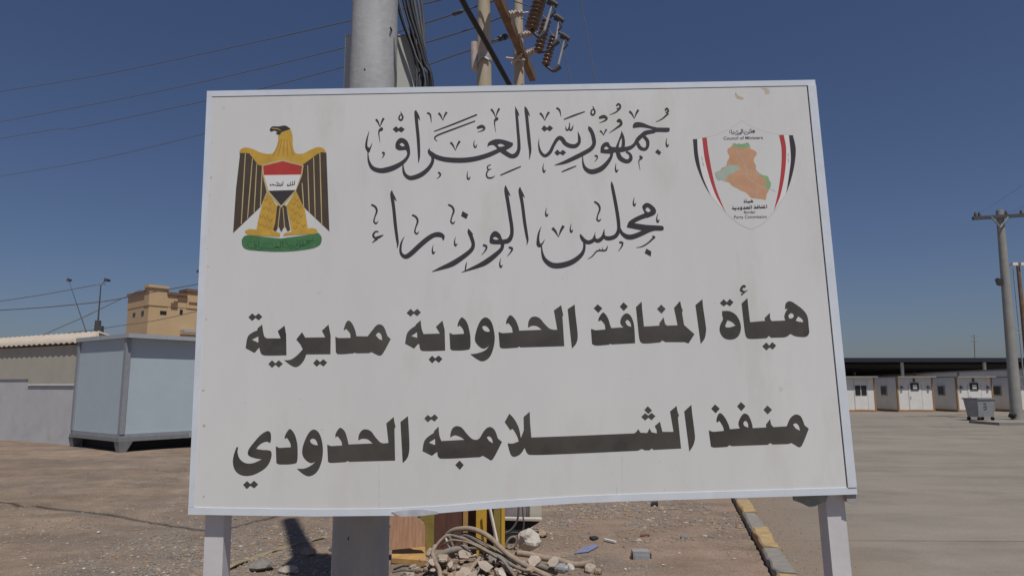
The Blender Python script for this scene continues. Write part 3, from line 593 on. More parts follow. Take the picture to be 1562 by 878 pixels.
# --- the eagle emblem
LIFT[0] = 0.0003
V1 = (340, 180, 3.989)
eagle = Ink(*V1).fill([(335,100),(350,80,1),(385,62,1),(410,70,1),(424,110,1),(428,180,1),(445,215,1),(490,215,1),(530,195,1),(580,177,1),(615,188,1),(630,215),(590,210),(550,235),(520,285),(485,290),(365,255),(240,290),(215,285),(160,220),(125,212),(100,220),(105,195,1),(135,180,1),(180,188,1),(230,210,1),(295,218,1),(320,190,1),(335,140,1)])
for p_ in [((x0+5,130,3),((x0+x1)/2+2,185,4),(x1,235,3)) for x0, x1 in ((345,305),(355,335),(370,365),(385,395),(400,430))] + [((100,222,4),(125,214,4),(160,222,5),(215,288,5),(240,292,4)),((630,216,4),(592,212,4),(552,238,5),(520,287,4))]: eagle.mark(1).pen(*p_, n=3)
eagle = eagle.build('eagle_emblem', [M['gold'], M['goldline']], sign)
def rough(pts):
    rg = random.Random(5); out = []
    for i, p in enumerate(pts):
        q = pts[(i+1) % len(pts)]; out.append((p[0], p[1], 1))
        for t in (.33, .67): out.append((p[0] + (q[0]-p[0]) * t + rg.uniform(-6, 6), p[1] + (q[1]-p[1]) * t + rg.uniform(-6, 6), 1))
    return out
def em(name, m, *fills, pens=(), parent=eagle, v=V1):
    k = Ink(*v)
    for f in fills: k.fill(rough(f) if name.startswith('map') else f)
    k.mi = 1 if (fills and pens) else 0
    for p in pens: k.pen(*p, n=3)
    return k.build(name, m, parent, step=0.000014)
LW = [(105,213),(160,215),(215,285),(245,292),(248,380),(268,445),(230,540),(62,700),(80,430)]
RW = [(550,238),(598,208),(630,212),(648,690),(500,550),(440,450),(470,380),(478,290)]
FL = [((x0,y0,5),((x0+x1)/2,(y0+y1)/2,6),(x1,y1,5)) for x0,y0,x1,y1 in ((137,214,112,645),(180,245,150,612),(206,278,190,575),(240,300,228,540),(590,212,602,652),(552,240,562,606),(516,288,526,575),(482,395,492,540))]
em('wing', [M['feather'], M['featherline']], LW, pens=FL[:4]); em('wing', [M['feather'], M['featherline']], RW, pens=FL[4:])
em('tail', [M['feather'], M['featherline']], [(330,535),(355,522),(385,535),(410,680),(395,692),(376,655),(355,695),(340,660),(322,692),(303,680)], pens=[((348,545,5),(335,670,5)),((366,545,5),(376,670,5))])
pl = [((x-12,y-14,3),(x,y+6,4),(x+12,y-14,3)) for x, y in [(260,500),(290,520),(250,550),(280,560),(305,575),(235,600),(262,610),(290,625),(228,650),(255,660),(285,670),(450,500),(430,525),(465,545),(420,560),(445,580),(475,600),(430,620),(460,640),(490,660),(440,670)]]
em('leg', [M['gold'], M['goldline']], [(270,448),(330,535),(318,640),(302,690),(200,702),(215,620),(240,520)], pens=pl[:11]); em('leg', [M['gold'], M['goldline']], [(445,443),(500,560),(520,690),(420,702),(400,600),(385,535)], pens=pl[11:])
em('foot', M['gold'], [(135,692,1),(160,675),(320,690),(350,703),(346,722),(220,716),(170,712,1)]); em('foot', M['gold'], [(366,716),(376,700),(540,668),(570,678,1),(572,700,1),(500,708)])
em('beak', M['eblack'], [(284,72),(300,53,1),(340,52,1),(380,47,1),(412,66),(385,76),(357,85),(347,102),(322,98),(332,85),(315,76),(292,84)])
em('eye_stripe', M['gold'], pens=[((300,64,5),(330,66,6),(352,76,3))])
sh = em('shield', M['featherline'], [(236,285),(364,250),(492,288),(482,350),(444,445),(355,547),(266,450),(243,350)])
em('red_band', M['red'], [(246,292),(365,263),(482,293),(475,345),(250,348)], parent=eagle); em('white_band', M['ewhite'], [(250,348),(475,345),(442,438),(278,443)]); em('black_band', M['eblack'], [(278,443),(442,438),(355,532)])
em('shield_script', M['dkgreen'], pens=[((285,412,5),(305,408,6),(330,412,6)),((288,400,4),(290,412,5)),((305,398,4),(306,410,4)),((330,412,6),(362,410,6),(366,385,4)),((322,392,4),(338,398,5),(330,410,4)),((345,398,4),(348,410,5)),((355,395,3),(356,410,4)),((392,412,6),(415,410,6),(437,404,5)),((436,380,4),(437,406,5)),((424,384,4),(424,408,5)),((412,388,4),(410,410,5)),((398,400,4),(392,412,5),(402,414,4))])
em('scroll', M['green'], [(115,745,1),(130,718),(150,712),(350,733),(560,705),(582,698),(602,730,1),(585,775,1),(500,800,1),(360,812,1),(200,805,1),(130,790,1)])
def remap(src, dst):                      # a caption made of the same written words, smaller
    (a0, b0, a1, b1), (c0, d0, c1, d1, sl) = src, dst
    def tf(x, y):
        u = (x - a0) / (a1 - a0); return (c0 + u * (c1 - c0), d0 + (y - b0) / (b1 - b0) * (d1 - d0) + sl * (u - 0.5))
    return tf
def scroll_tf(x, y):
    u = (x - 556) / (1022 - 556); return (377 + u * 102, 364.0 + (y - 158) / 115 * 15 + 5.5 * (1 - (2*u-1)**2) - 3 * u)
kk = Ink(0, 0, 1); kk.raw = [r_ for r_ in k1.raw]; kk.build('scroll_script', M['dkgreen'], eagle, scroll_tf, lift=LIFT[0] + 0.00003); LIFT[0] += 0.0008
# --- the shield emblem
LIFT[0] = 0.0003
V2 = (1040, 170, 4.621)
bs = Ink(*V2).fill([(78,196),(200,177,1),(330,128,1),(425,66),(510,117,1),(650,158,1),(785,169),(803,260,1),(795,370,1),(770,480,1),(735,577,1),(648,708,1),(570,790,1),(490,832),(400,790,1),(310,712,1),(203,590,1),(150,500,1),(95,350,1)]).mark(1)
bs.pen((78,196,4),(200,177,4),(330,128,4),(425,66,5),n=3); bs.pen((425,66,5),(510,117,4),(650,158,4),(785,169,4),n=3); bs.pen((203,590,4),(310,712,4),(400,790,5),(490,832,4),n=3); bs.pen((490,832,4),(570,790,4),(648,708,4),(735,577,4),n=3)
bshield = bs.build('shield_emblem', [M['white_panel'], mat('emblem_outline', (0.56, 0.56, 0.55), 0.6, 0.05)], sign)
def bm_(name, m, *f, pens=()): return em(name, m, *f, pens=pens, parent=bshield, v=V2)
bm_('white_stripe', [M['ewhite'], M['egrey']], [(110,194),(142,189),(165,350,1),(230,570,1),(308,712),(204,592),(145,450,1),(115,300,1)], pens=[((140,320,6),(145,345,7)),((147,355,6),(153,385,8))])
bm_('white_stripe', [M['ewhite'], M['egrey']], [(720,166),(754,168),(768,330,1),(755,450,1),(735,580),(650,698),(695,590,1),(728,420,1),(736,260,1)], pens=[((748,295,7),(750,320,6)),((750,330,8),(750,360,7))])
bm_('black_stripe', M['eblack'], [(78,197),(108,195),(115,300,1),(145,450,1),(205,597),(150,500,1),(95,350,1)]); bm_('black_stripe', M['eblack'], [(755,168),(783,168),(803,260,1),(795,370,1),(770,480,1),(735,582),(755,450,1),(768,330,1)])
bm_('red_stripe', M['crimson'], [(143,187),(175,183),(190,300,1),(235,520,1),(310,717),(230,570,1),(165,350,1)]); bm_('red_stripe', M['crimson'], [(685,168),(718,165),(735,260,1),(728,420,1),(695,590,1),(648,702),(680,560,1),(700,400,1),(702,260,1)])
bm_('map', M['mapo'], [(325,260),(345,245),(370,225),(415,232),(470,225),(490,265),(530,298),(508,340),(522,400),(545,435),(600,455),(625,500),(612,560),(590,622),(490,610),(420,560),(330,500),(250,480),(235,430),(310,385),(332,330)])
bm_('map_green', M['mapg'], [(352,256),(370,224),(415,231),(470,222),(484,250),(430,259)]); bm_('map_green', M['mapg'], [(545,438),(600,453),(626,500),(618,548),(595,545),(597,490),(560,460)])
bm_('map_pale', M['mapp'], [(237,430),(310,385),(345,375),(400,385),(412,410),(330,450),(300,492),(248,478)])
bm_('map_rivers', M['egrey'], pens=[((385,275,4),(430,340,4),(450,400,5),(470,470,4),(540,520,4),(610,545,4)),((470,410,4),(520,430,4),(545,460,4)),((540,560,4),(520,590,4),(560,600,3)),((625,545,5),(660,565,4))])
kk = Ink(0, 0, 1); kk.raw = list(k2.raw) + [([(x + dx, y) for x, y in p_], f_, m_) for dx in (-3.2, 3.2) for p_, f_, m_ in k2.raw]; kk.build('caption', M['eblack'], bshield, remap((566, 275, 1014, 415), (1112.5, 196.5, 1152, 206, -1.0)), lift=LIFT[0])
kk = Ink(0, 0, 1); kk.raw = k3.raw[dir_raw:-5]; kk.build('caption', M['eblack'], bshield, remap((616, 440, 1075, 552), (1116, 311, 1170, 321, -1.2)), lift=LIFT[0])
kk = Ink(0, 0, 1); kk.raw = k3.raw[-5:]; kk.build('caption', M['eblack'], bshield, remap((1095, 430, 1235, 530), (1134, 302.5, 1149, 310.5, -0.3)), lift=LIFT[0])
def caption(text, px, py, wpx, hpx, slope=0.0, bold=0.0):
    cu = bpy.data.curves.new('caption', 'FONT'); cu.body = text; cu.align_x = 'CENTER'; cu.offset = bold
    ob = bpy.data.objects.new('tmp', cu); C.objects.link(ob); bpy.context.view_layer.update()
    me = bpy.data.meshes.new_from_object(ob.evaluated_get(bpy.context.evaluated_depsgraph_get())); bpy.data.objects.remove(ob)
    x0 = min(v.co.x for v in me.vertices); x1 = max(v.co.x for v in me.vertices); y1 = max(v.co.y for v in me.vertices)
    mb = MB(); lf = LIFT[0] + 0.0001
    mb.add([art(px + ((v.co.x - x0) / (x1 - x0) - 0.5) * wpx, py - v.co.y / y1 * hpx + slope * ((v.co.x - x0) / (x1 - x0) - 0.5), lf) for v in me.vertices], [list(p.vertices) for p in me.polygons])
    bpy.data.meshes.remove(me); return mb.build('caption', M['eblack'], bshield)
caption('Council of Ministers', 1133.5, 212.8, 60, 4.6, -1.2, 0.012)
caption('Border', 1143.5, 325.6, 17.5, 4.2, -0.3, 0.01); caption('Ports Commission', 1144.5, 333.0, 50, 4.6, -1.0, 0.008)
# panel: one skin, faintly wavy
g = MB(); nu, nv = 60, 40; u0, u1, v0, v1 = -H2 + 0.026, H2 - 0.0445, B0 + 0.030, B1 - 0.0305
g.add([S(u0 + (u1-u0)*i/nu, v0 + (v1-v0)*j/nv - sag(u0 + (u1-u0)*i/nu) * max(0, 1 - j / 8) ** 2, 0.0) for j in range(nv+1) for i in range(nu+1)], [(j*(nu+1)+i, j*(nu+1)+i+1, (j+1)*(nu+1)+i+1, (j+1)*(nu+1)+i) for j in range(nv) for i in range(nu)], True)
# --- seams, scuffs and stains on the panel
k = Ink(0, 0, 1)
k.pen((578,706,1.6),(578,742,1.6),(579,778,1.6),n=2); k.pen((949,672,1.3),(949,720,1.6),(950,765,1.6),n=2); k.pen((941,742,1.2),(941,766,1.2),n=2)
marks = [(k, 1, 0.0003)]
k = Ink(0, 0, 1); random.seed(3)
def blot(x, y, r, k=k):
    k.fill([(x + r * random.uniform(.5, 1.2) * math.cos(a), y + r * random.uniform(.4, 1.1) * math.sin(a), 1) for a in [i * .9 for i in range(7)]])
for x, y, r in ((502,188,5),(341,164,3),(487,446,3.5),(1192,593,4)): blot(x, y, r)
for i in range(26): blot(random.uniform(350, 1230), random.uniform(420, 760), random.uniform(0.8, 2.2))
marks.append((k, 1, 0.0002))
k = Ink(0, 0, 1)
k.fill([(1122,140),(1126,146,1),(1134,149,1),(1133,152,1),(1124,150,1),(1121,145,1)]); k.fill([(1160,134),(1170,135,1),(1174,141,1),(1168,144,1),(1166,138,1)])
for i in range(22): blot(316 + random.uniform(-12, 14) * 1 - (i * 0.9), 190 + i * 27, random.uniform(0.8, 2.4), k)
for i in range(12): blot(1240 + i * 5.1 - random.uniform(0, 10) , 160 + i * 50, random.uniform(0.7, 2.0), k)
k.raw = [r_ for r_ in k.raw if all(-H2 + 0.03 < loc(*p)[0] < H2 - 0.05 for p in r_[0])]
marks.append((k, 2, 0.00025))
for k, mi, lf in marks:
    for pts, fs, _ in k.raw:
        lf += 0.000004; g.add([art(x, y, lf) for x, y in pts], fs, mi=mi)
g.build('panel', [M['white_panel'], M['stain2'], M['stainb']], sign)
# ---------------------------------------------------------------- main pole behind the sign
MY = 3.95
def pole_axis(lo, hi, Y):                 # two (px, py, half width px) -> axis function and radius function
    a, b = at(lo[0], lo[1], Y), at(hi[0], hi[1], Y)
    ra = (at(lo[0] + lo[2], lo[1], Y) - a).length; rb = (at(hi[0] + hi[2], hi[1], Y) - b).length
    P = lambda z: a + (b - a) * ((z - a.z) / (b.z - a.z)); Q = lambda z: max(0.03, ra + (rb - ra) * ((z - a.z) / (b.z - a.z)))
    return P, Q
def polemesh(P, Q, z0, z1, n, twist=0.0, smooth=False, steps=12):
    vs = []; 
    for i in range(steps + 1):
        z = z0 + (z1 - z0) * i / steps; c, r = P(z), Q(z)
        for k in range(n):
            a = twist + 2 * math.pi * k / n; vs.append(c + Vector((r * math.cos(a), r * math.sin(a), 0)))
    m = MB(); m.add(vs, [(i*n+k, i*n+(k+1) % n, (i+1)*n+(k+1) % n, (i+1)*n+k) for i in range(steps) for k in range(n)], smooth)
    m.add(vs[-n:], [tuple(range(n))]); return m
P, Q = pole_axis((550.5, 830, 43), (571, 60, 35), MY)
mp_ = empty('street_pole', P(0), 'grey eight-sided steel pole with bolt holes close behind the sign', 'pole')
polemesh(P, Q, -0.3, 11.5, 20, 0, True).build('shaft', M['conc_pole'], mp_)
def bolt_hole(px, py, r):
    c = P(at(px, py, MY).z); q = at(px, py, MY); dx_ = min(.95, abs(q.x - c.x) / Q(c.z)); q = at(px, py, MY - Q(c.z) * math.sqrt(1 - dx_ * dx_) - .001)
    n_ = Vector((0, -1, 0)); m = MB(); m.add([q + Vector((r * math.cos(a) * random.uniform(.8, 1.2), -0.006, r * math.sin(a) * random.uniform(.8, 1.3))) for a in [i * .7 for i in range(9)]] + [q + Vector((r * math.cos(i * .7), 0.03, r * math.sin(i * .7))) for i in range(9)], [tuple(range(9))[::-1]] + [(i, (i+1) % 9, 9 + (i+1) % 9, 9 + i) for i in range(9)]); m.build('bolt_hole', M['near_black'], mp_)
bolt_hole(557.5, 29, 0.011); bolt_hole(557, 107, 0.007); bolt_hole(534, 820, 0.011); bolt_hole(596, 43, 0.005)
bx = empty('meter_box', at(585, 300, 4.30), 'pale grey metal box mounted behind the grey pole above the sign', 'electrical box')
a0, a1 = at(527, 55, 4.17), at(640, 55, 4.17); zt = at(603, 55, 4.17).z
g = MB(); g.box((a0.x, 4.17, 2.3), (a1.x, 4.40, zt)); g.build('body', M['boxgrey'], bx)
g = MB(); g.box((a0.x + .001, 4.165, zt + 0.001), (a1.x + 0.004, 4.405, zt + 0.008)); g.build('lid', M['boxgrey'], bx)
hb = empty('transformer_box', P(4.6) + Vector((0, .3, 0)), 'larger grey steel box high on the grey pole, above the meter box', 'electrical box')
g = MB(); px0_ = P(4.9).x; g.box((px0_ - .30, 4.20, 4.50), (px0_ + .45, 4.55, 5.75)); g.build('body', M['boxgrey'], hb)
g = MB(); g.box((px0_ - .33, 4.17, 5.752), (px0_ + .48, 4.58, 5.78)); g.build('lid', M['boxgrey'], hb)
# cables running down the pole
cb = empty('cable_bundle', P(0) + Vector((0.35, -0.1, 0)), 'bundle of black and grey cables hanging down the right side of the grey pole', 'cables')
cabs = [((592, -20), (596, 20), (600, 60), (603, 100), (603, 150), 3.74, 'cable_grey', .0040), ((604, -20), (612, 15), (622, 50), (634, 85), (650, 150), 3.80, 'cable_grey', .0045),
        ((610, -20), (620, 20), (632, 60), (643, 100), (653, 150), 3.83, 'cable_black', .006), ((616, -20), (625, 20), (636, 55), (647, 95), (660, 150), 3.85, 'cable_black', .0075),
        ((622, -20), (631, 20), (640, 55), (649, 90), (657, 150), 3.87, 'cable_black', .008), ((628, -20), (636, 25), (643, 60), (650, 95), (656, 150), 3.88, 'cable_grey', .006),
        ((634, -20), (641, 25), (646, 60), (648, 85), (640, 150), 3.90, 'cable_grey', .006), ((640, -20), (645, 20), (647, 60), (643, 105), (633, 150), 3.91, 'cable_grey', .005),
        ((600, -20), (612, 30), (626, 68), (634, 100), (635, 150), 3.86, 'cable_grey', .0045), ((618, -20), (624, 30), (630, 66), (640, 100), (645, 150), 3.93, 'cable_black', .005)]
for c in cabs:
    pts = [at(px, py, (3.90 if c[5] < 3.75 else 4.09 + (c[5] - 3.8) * .3)) for i, (px, py) in enumerate(c[:5])]
    e = pts[-1]; pts += [Vector((e.x - .03, e.y, 2.2)), Vector((P(1.4).x + 0.04, MY + Q(1.4) + .05, 1.4)), Vector((P(.3).x + 0.02, MY + Q(.3) + .03, 0.3))]
    t0 = pts[0] + (pts[0] - pts[1]) * 3.0; pts = [P(7.5) + Vector((0.12, 0, 0)), t0] + pts
    MB().tube(smoothv(pts, 5), c[7] * 1.45, 7).build('cable', M[c[6]], cb)

# ---------------------------------------------------------------- pole pair with the brown crossarm
BZ = 7.2
b0, b1 = atz(744, -40, BZ), atz(812.5, 118, BZ)
q3 = atz(791, 72, BZ); Y3 = q3.y + 0.22
P3, Q3 = pole_axis((792, 129, 8), (790.5, 0, 6.6), Y3)
pr = empty('utility_pole', P3(0), 'slim beige pole behind the sign carrying the brown crossarm with insulators', 'utility pole')
polemesh(P3, Q3, -0.3, 9.5, 14, 0, True).build('shaft', M['beige_pole'], pr)
g = MB(); g.bar(b0, b1, 0.11, 0.15); arm = g.build('crossarm', M['rust_beam'], pr)
def ribbed(a, b, r, n, core=0.5, seg=12):
    a, b = Vector(a), Vector(b); pts = []; rr = []
    N = n * 4
    for i in range(N + 1):
        pts.append(a.lerp(b, i / N)); rr.append(r * (core, .75, 1.0, .8)[i % 4])
    return MB().tube(pts, rr, seg, True)
for (x0, y0, x1, y1) in ((771, 23, 800, 20), (787, 56, 815, 50), (798, 84, 820, 76)):
    a = atz(x0, y0, BZ); b = at(x1, y1, a.y + 0.06)
    m = ribbed(a.lerp(b, .12), a.lerp(b, .9), 0.062, 5); m.tube([a.lerp(b, -.25), a.lerp(b, 1.2)], 0.016, 6); m.build('insulator', M['porcelain_pale'], arm)
for (ax, ay, bx_, by, w_, hx, hy, tx, ty, n_) in ((826, -8, 810, 46, .105, 843, 6, 828, 55, 9), (834, 30, 821, 80, .085, 853, 30, 847, 68, 8), (845, 55, 832, 100, .078, 862, 58, 850, 106, 8)):
    Yq = atz(ax - 40, ay + 20, BZ).y + 0.05
    a, b = at(ax, ay, Yq), at(bx_, by, Yq); h, t = at(hx, hy, Yq - .1), at(tx, ty, Yq - .1)
    fc = ribbed(a, b, w_, n_, .62).build('fuse_cutout', M['porcelain_brown'], pr)
    m = MB(); m.tube([h, t], 0.022, 8); m.build('fuse_tube', M['galv'], fc)
    m = MB(); m.tube([a, a.lerp(h, .5) + Vector((0, 0, .08)), h], 0.028, 6); m.tube([h + Vector((-.06, 0, .05)), h + Vector((.07, 0, -.03))], [.06, .04], 8); m.tube([h, h + Vector((.03, -.05, -.16)), h + Vector((-.03, 0, -.2))], .016, 6)
    m.build('top_bracket', M['dark_steel'], fc); m = MB(); m.tube([b, b.lerp(t, .6) + Vector((0, 0, -.06)), t], 0.024, 6); m.tube([t + Vector((-.05, 0, -.03)), t + Vector((.04, 0, .05))], [.035, .05], 8); m.build('hinge_bracket', M['dark_steel'], fc)
    MB().tube(smoothv([a, a + Vector((-.2, .1, .25)), atz(ax - 50, ay, BZ) + Vector((0, 0, .3))]), .01, 5).build('jumper', M['wire'], fc)
m = MB(); a, b = at(750, 63, q3.y - .8), at(775, 55, q3.y - .6); m.tube([a, b], .016, 6); m.tube([a.lerp(b, .45), a.lerp(b, .62)], .045, 8); m.tube([a.lerp(b, .75), a.lerp(b, .85)], .05, 8); m.build('strain_clamp', M['dark_steel'], arm)
for z in (BZ - .05, BZ - 1.05):
    MB().tube([P3(z) , P3(z + .09)], Q3(z) + .012, 14).build('band', M['galv'], pr)
m = MB(); c = P3(at(790, 98, Y3).z); m.tube([c + Vector((-.22, -.12, .05)), c + Vector((.1, -.14, 0))], .02, 6); m.tube([c + Vector((-.12, -.13, -.06)), c + Vector((.05, -.15, .12))], .025, 6); m.build('bolt_bracket', M['porcelain_pale'], pr)
Y2 = atz(749, -5, BZ).y + 0.1
P2, Q2 = pole_axis((738.5, 129, 11.5), (738, 0, 9.5), Y2)
pr2 = empty('utility_pole', P2(0), 'thick beige pole with a strap, just left of the brown crossarm', 'utility pole')
polemesh(P2, Q2, -0.3, 9.5, 16, 0, True).build('shaft', M['beige_pole'], pr2)
c = P2(at(738, 95, Y2).z); r2_ = Q2(c.z)
m = MB(); m.tube([c, c + Vector((0, 0, .07))], r2_ + .012, 16); m.tube([c + Vector((-r2_, -.06, -.05)), c + Vector((-r2_ * .2, -r2_ - .03, .03)), c + Vector((r2_ * .7, -r2_ * .7 - .03, -.02))], .02, 6); m.build('strap', M['galv'], pr2)
m = MB(); m.tube([c + Vector((-r2_ - .03, -.03, -.12)), c + Vector((-r2_ - .04, -.03, .28))], .055, 8); m.build('conduit_stub', M['porcelain_pale'], pr2)

# ---------------------------------------------------------------- overhead lines
def line(pts, z, r, label, m='wire', Ys=None):
    pp = [atz(x, y, z + 6.5 * max(0, 700 - x) / 700) for x, y in pts] if z is not None else [at(x, y, Y) for (x, y), Y in zip(pts, Ys)]
    o = MB().tube(smoothv(pp, 8), r, 5).build('power_line', M[m], None, off=pp[0]); return tag(o, label, 'cable', 'overhead lines')
line([(-30, 146), (0, 140), (143, 116.5), (301, 84), (534, 32), (660, 3), (756, -22)], BZ, .0115, 'topmost thin line of the four crossing the sky left of the pole')
line([(-30, 192), (0, 186), (179, 152), (323, 122), (523, 73.5), (654, 34), (706, 17), (764, -2)], BZ, .0115, 'second line from the top crossing the sky left of the pole')
line([(-30, 217), (0, 211.5), (90, 196.5), (118, 195), (305, 156), (398, 135.5), (525, 102), (654, 64), (722, 43), (773, 23)], BZ, .0115, 'third line down, with a small kink, in the sky left of the sign')
line([(-30, 275), (0, 269), (143, 244), (312, 204), (525, 146), (659, 97), (722, 75), (787, 54)], BZ, .0115, 'lowest of the four lines sloping across the sky left of the sign')
pp = [atz(706, 17, BZ), atz(690, 22.5, BZ)]; tag(MB().tube([pp[0], pp[0].lerp(pp[1], .1), pp[1].lerp(pp[0], .1), pp[1]], [.012, .03, .03, .012], 6).build('line_splice', M['dark_steel'], None, off=pp[0]), 'dark thick sleeve on a line between the grey and beige poles', 'splice')
line([(688, -40), (705, 0), (740, 62), (778, 131), (800, 175)], None, .030, 'thick black cable slanting down past the beige pole', 'cable_black', [6, 6.3, 6.8, 7.4, 7.8])
line([(878, -40), (885, -5), (897, 62), (909, 130), (915, 170)], None, .010, 'faint wire dropping from the sky right of the insulators', 'wire', [15] * 5)
line([(852, 60), (862, 85), (868, 115), (874, 150)], None, .009, 'faint short wire hanging below the rightmost fuse', 'wire', [14] * 4)
line([(-20, 474), (60, 469), (110, 464.5), (168, 458), (230, 446), (320, 430)], None, .030, 'dark lower cable running level to the tan house', 'wire', [40] * 6)
line([(-20, 462), (60, 450), (143, 435), (152, 434)], None, .022, 'thin wire running to the head of the floodlight mast', 'wire', [40] * 4)
line([(60, 514), (82, 503), (126, 484), (153, 471), (186, 455), (215, 441)], None, .026, 'cable climbing from the shed roof to the tan house', 'wire', [38, 38.5, 39.5, 40, 42, 43])
line([(100, 508), (140, 503), (183, 496.5), (240, 488), (320, 470)], None, .020, 'thin cable low over the pale blue cabin roof', 'wire', [38] * 5)
# two cables high above the picture whose shadows cross the dirt (strung from the pole top)
def high(pts, zs, r, label):
    pp = []
    for (px, py), z in zip(pts, zs):
        q = gnd(px, py); pp.append(q + SUNV * (z / SUNV.z))
    o = MB().tube(smoothv(pp, 8), r, 5).build('power_line', M['cable_black'], None, off=pp[0]); tag(o, label, 'cable', 'overhead lines')
high([(-400, 700), (-150, 742), (0, 766), (150, 782), (300, 806), (360, 802), (420, 785), (436, 781)], [8.0, 8.2, 8.5, 8.7, 9, 9.1, 9.3, 9.4], .024, 'black service cable strung from the pole top, casting the long shadow on the dirt')

# ---------------------------------------------------------------- shed on the far left
d = Vector((-.87, .5, 0)).normalized(); n_ = Vector((-d.y, d.x, 0)); n_ = n_ if n_.y < 0 else -n_
q0 = gnd(107, 682) - n_ * .46 ; q0.z = 0
def fr(o, e, f): return lambda s_, t_, z: Vector(o) + e * s_ + f * t_ + Vector((0, 0, z))
W = fr(q0, d, -n_)                        # along, backwards, up
def wbox(m, W, s0, s1, t0, t1, z0, z1, mi=0): return m.prism([W(s0, t0, z0), W(s1, t0, z0), W(s1, t1, z0), W(s0, t1, z0)], [W(s0, t0, z1), W(s1, t0, z1), W(s1, t1, z1), W(s0, t1, z1)], mi)
shed = empty('shed', q0, 'grey plastered shed with beige upper cladding and cream corrugated roof', 'shed')
m = MB(); wbox(m, W, -.3, 9, 0, 3.2, -.1, 2.70); m.build('wall', M['plaster_grey'], shed)
def alongpx(W, px, lo=0, hi=30):
    f = lambda s_: (W(s_, 0, 0).x / W(s_, 0, 0).y) * 1.0 - ray(px, HZ).x / ray(px, HZ).y
    for _ in range(60):
        mid = (lo + hi) / 2
        if f(lo) * f(mid) <= 0: hi = mid
        else: lo = mid
    return (lo + hi) / 2
sb = alongpx(W, 44, 0, 9)
m = MB(); wbox(m, W, -.33, sb, -.028, -.004, 1.66, 2.82); m.build('cladding', M['plaster_beige'], shed)
m = MB(); wbox(m, W, sb + .002, 9, -.028, -.004, 1.85, 2.82); m.build('cladding', M['plaster_beige'], shed)
m = MB(); wbox(m, W, -.33, sb, -.036, -.030, 1.66, 1.70); m.build('flashing', M['white_paint'], shed)
m = MB(); N = 300; vs = []
for i in range(N + 1):
    s_ = -.30 + 9.4 * i / N; cz = .030 * max(-.5, math.sin(s_ / .30 * 2 * math.pi)) 
    for (t_, z) in ((-.13, 2.86), (.62, 3.22), (2.2, 2.80)): vs.append(W(max(s_, 1.05) if t_ > 0 else s_, t_, z + cz))
m.add(vs, [(3*i, 3*i+3, 3*i+4, 3*i+1) for i in range(N)] + [(3*i+1, 3*i+4, 3*i+5, 3*i+2) for i in range(N)], True)
ro = m.build('roof', M['roof_cream'], shed); sm_ = ro.modifiers.new('thickness', 'SOLIDIFY'); sm_.thickness = .02

# ---------------------------------------------------------------- pale blue site cabin on a skid
q0 = gnd(180, 690); e1 = Vector((.6, .8, 0)); e2 = Vector((-.8, .6, 0))
W = fr(q0, e1, e2); L1, L2 = 6.2, 2.95
cab = empty('site_cabin', q0, 'pale blue panelled cabin on a grey steel skid beside the shed', 'cabin')
m = MB(); wbox(m, W, .05, L1 - .05, .05, L2 - .05, .445, 2.86); m.build('body', M['cabin_blue'], cab)
for (s0, s1, t0, t1) in ((0, .12, 0, .12), (L1 - .12, L1, 0, .12), (0, .12, L2 - .12, L2), (L1 - .12, L1, L2 - .12, L2)):
    m = MB(); wbox(m, W, s0, s1, t0, t1, .446, 2.85); m.build('corner_post', M['cabin_trim'], cab)
m = MB(); wbox(m, W, -.03, L1 + .03, -.15, L2 + .05, 2.862, 2.97); m.build('roof', M['cabin_roof'], cab)
m = MB(); wbox(m, W, .0, L1, .02, .10, .36, .442); wbox(m, W, .02, .10, .10, L2, .36, .442); m.build('sill', M['cabin_trim'], cab)
m = MB(); wbox(m, W, -.01, L1, 0, L2, .26, .357); sk = m.build('skid', M['skid'], cab)
for (s_, t_) in ((0, 0), (0, L2 - .2), (L1 - .2, 0), (L1 - .2, L2 - .2), (2.9, 0)):
    m = MB(); m.prism([W(s_+.04, t_+.04, -.02), W(s_+.2, t_+.04, -.02), W(s_+.2, t_+.2, -.02), W(s_+.04, t_+.2, -.02)], [W(s_-.0, t_-.0, .258), W(s_+.34, t_-.0, .258), W(s_+.34, t_+.28, .258), W(s_-.0, t_+.28, .258)]); m.build('foot', M['skid'], cab)
m = MB(); wbox(m, W, 1.78, 1.84, -.03, -.012, .27, .40); m.build('clip', M['galv'], cab)
m = MB(); wbox(m, W, .3, L1 - .3, .45, L2 - .1, -.02, .25); m.build('underfloor_shade', M['near_black'], cab)  # near-black block standing for the shade in the gap below the skid

# ---------------------------------------------------------------- tan house
HY = 45.0; q0 = at(218, HZ, HY); q0.z = 0; e1 = Vector((.67, .742, 0)).normalized(); e2 = Vector((-e1.y, e1.x, 0))
W = fr(q0, e1, e2); V_ = fr(q0, e2, e1)
hs = empty('house', q0, 'tan flat-roofed house with stepped parapets behind the blue cabin', 'house')
sR = lambda px: alongpx(W, px, 0, 40); sL = lambda px: alongpx(V_, px, 0, 30)
def zof(W, s_, py, px): return at(px, py, W(s_, 0, 0).y).z
Lr, Ll = 16.0, sL(185.5); t1 = sR(247); t2 = sR(276); t3 = sR(298)
zt = at(218, 434, HY).z; zl = at(200, 445, W(0, Ll / 2, 0).y).z; zr = at(262, 446.5, W((t1+t2)/2, 0, 0).y).z; zb = at(286, 441.5, W((t2+t3)/2, 0, 0).y).z; zc = at(305, 451, W(t3, 0, 0).y).z
m = MB(); wbox(m, W, 0, Lr, 0, Ll, -.1, 6.9); m.build('wall', M['house'], hs)
tl = sL(211)
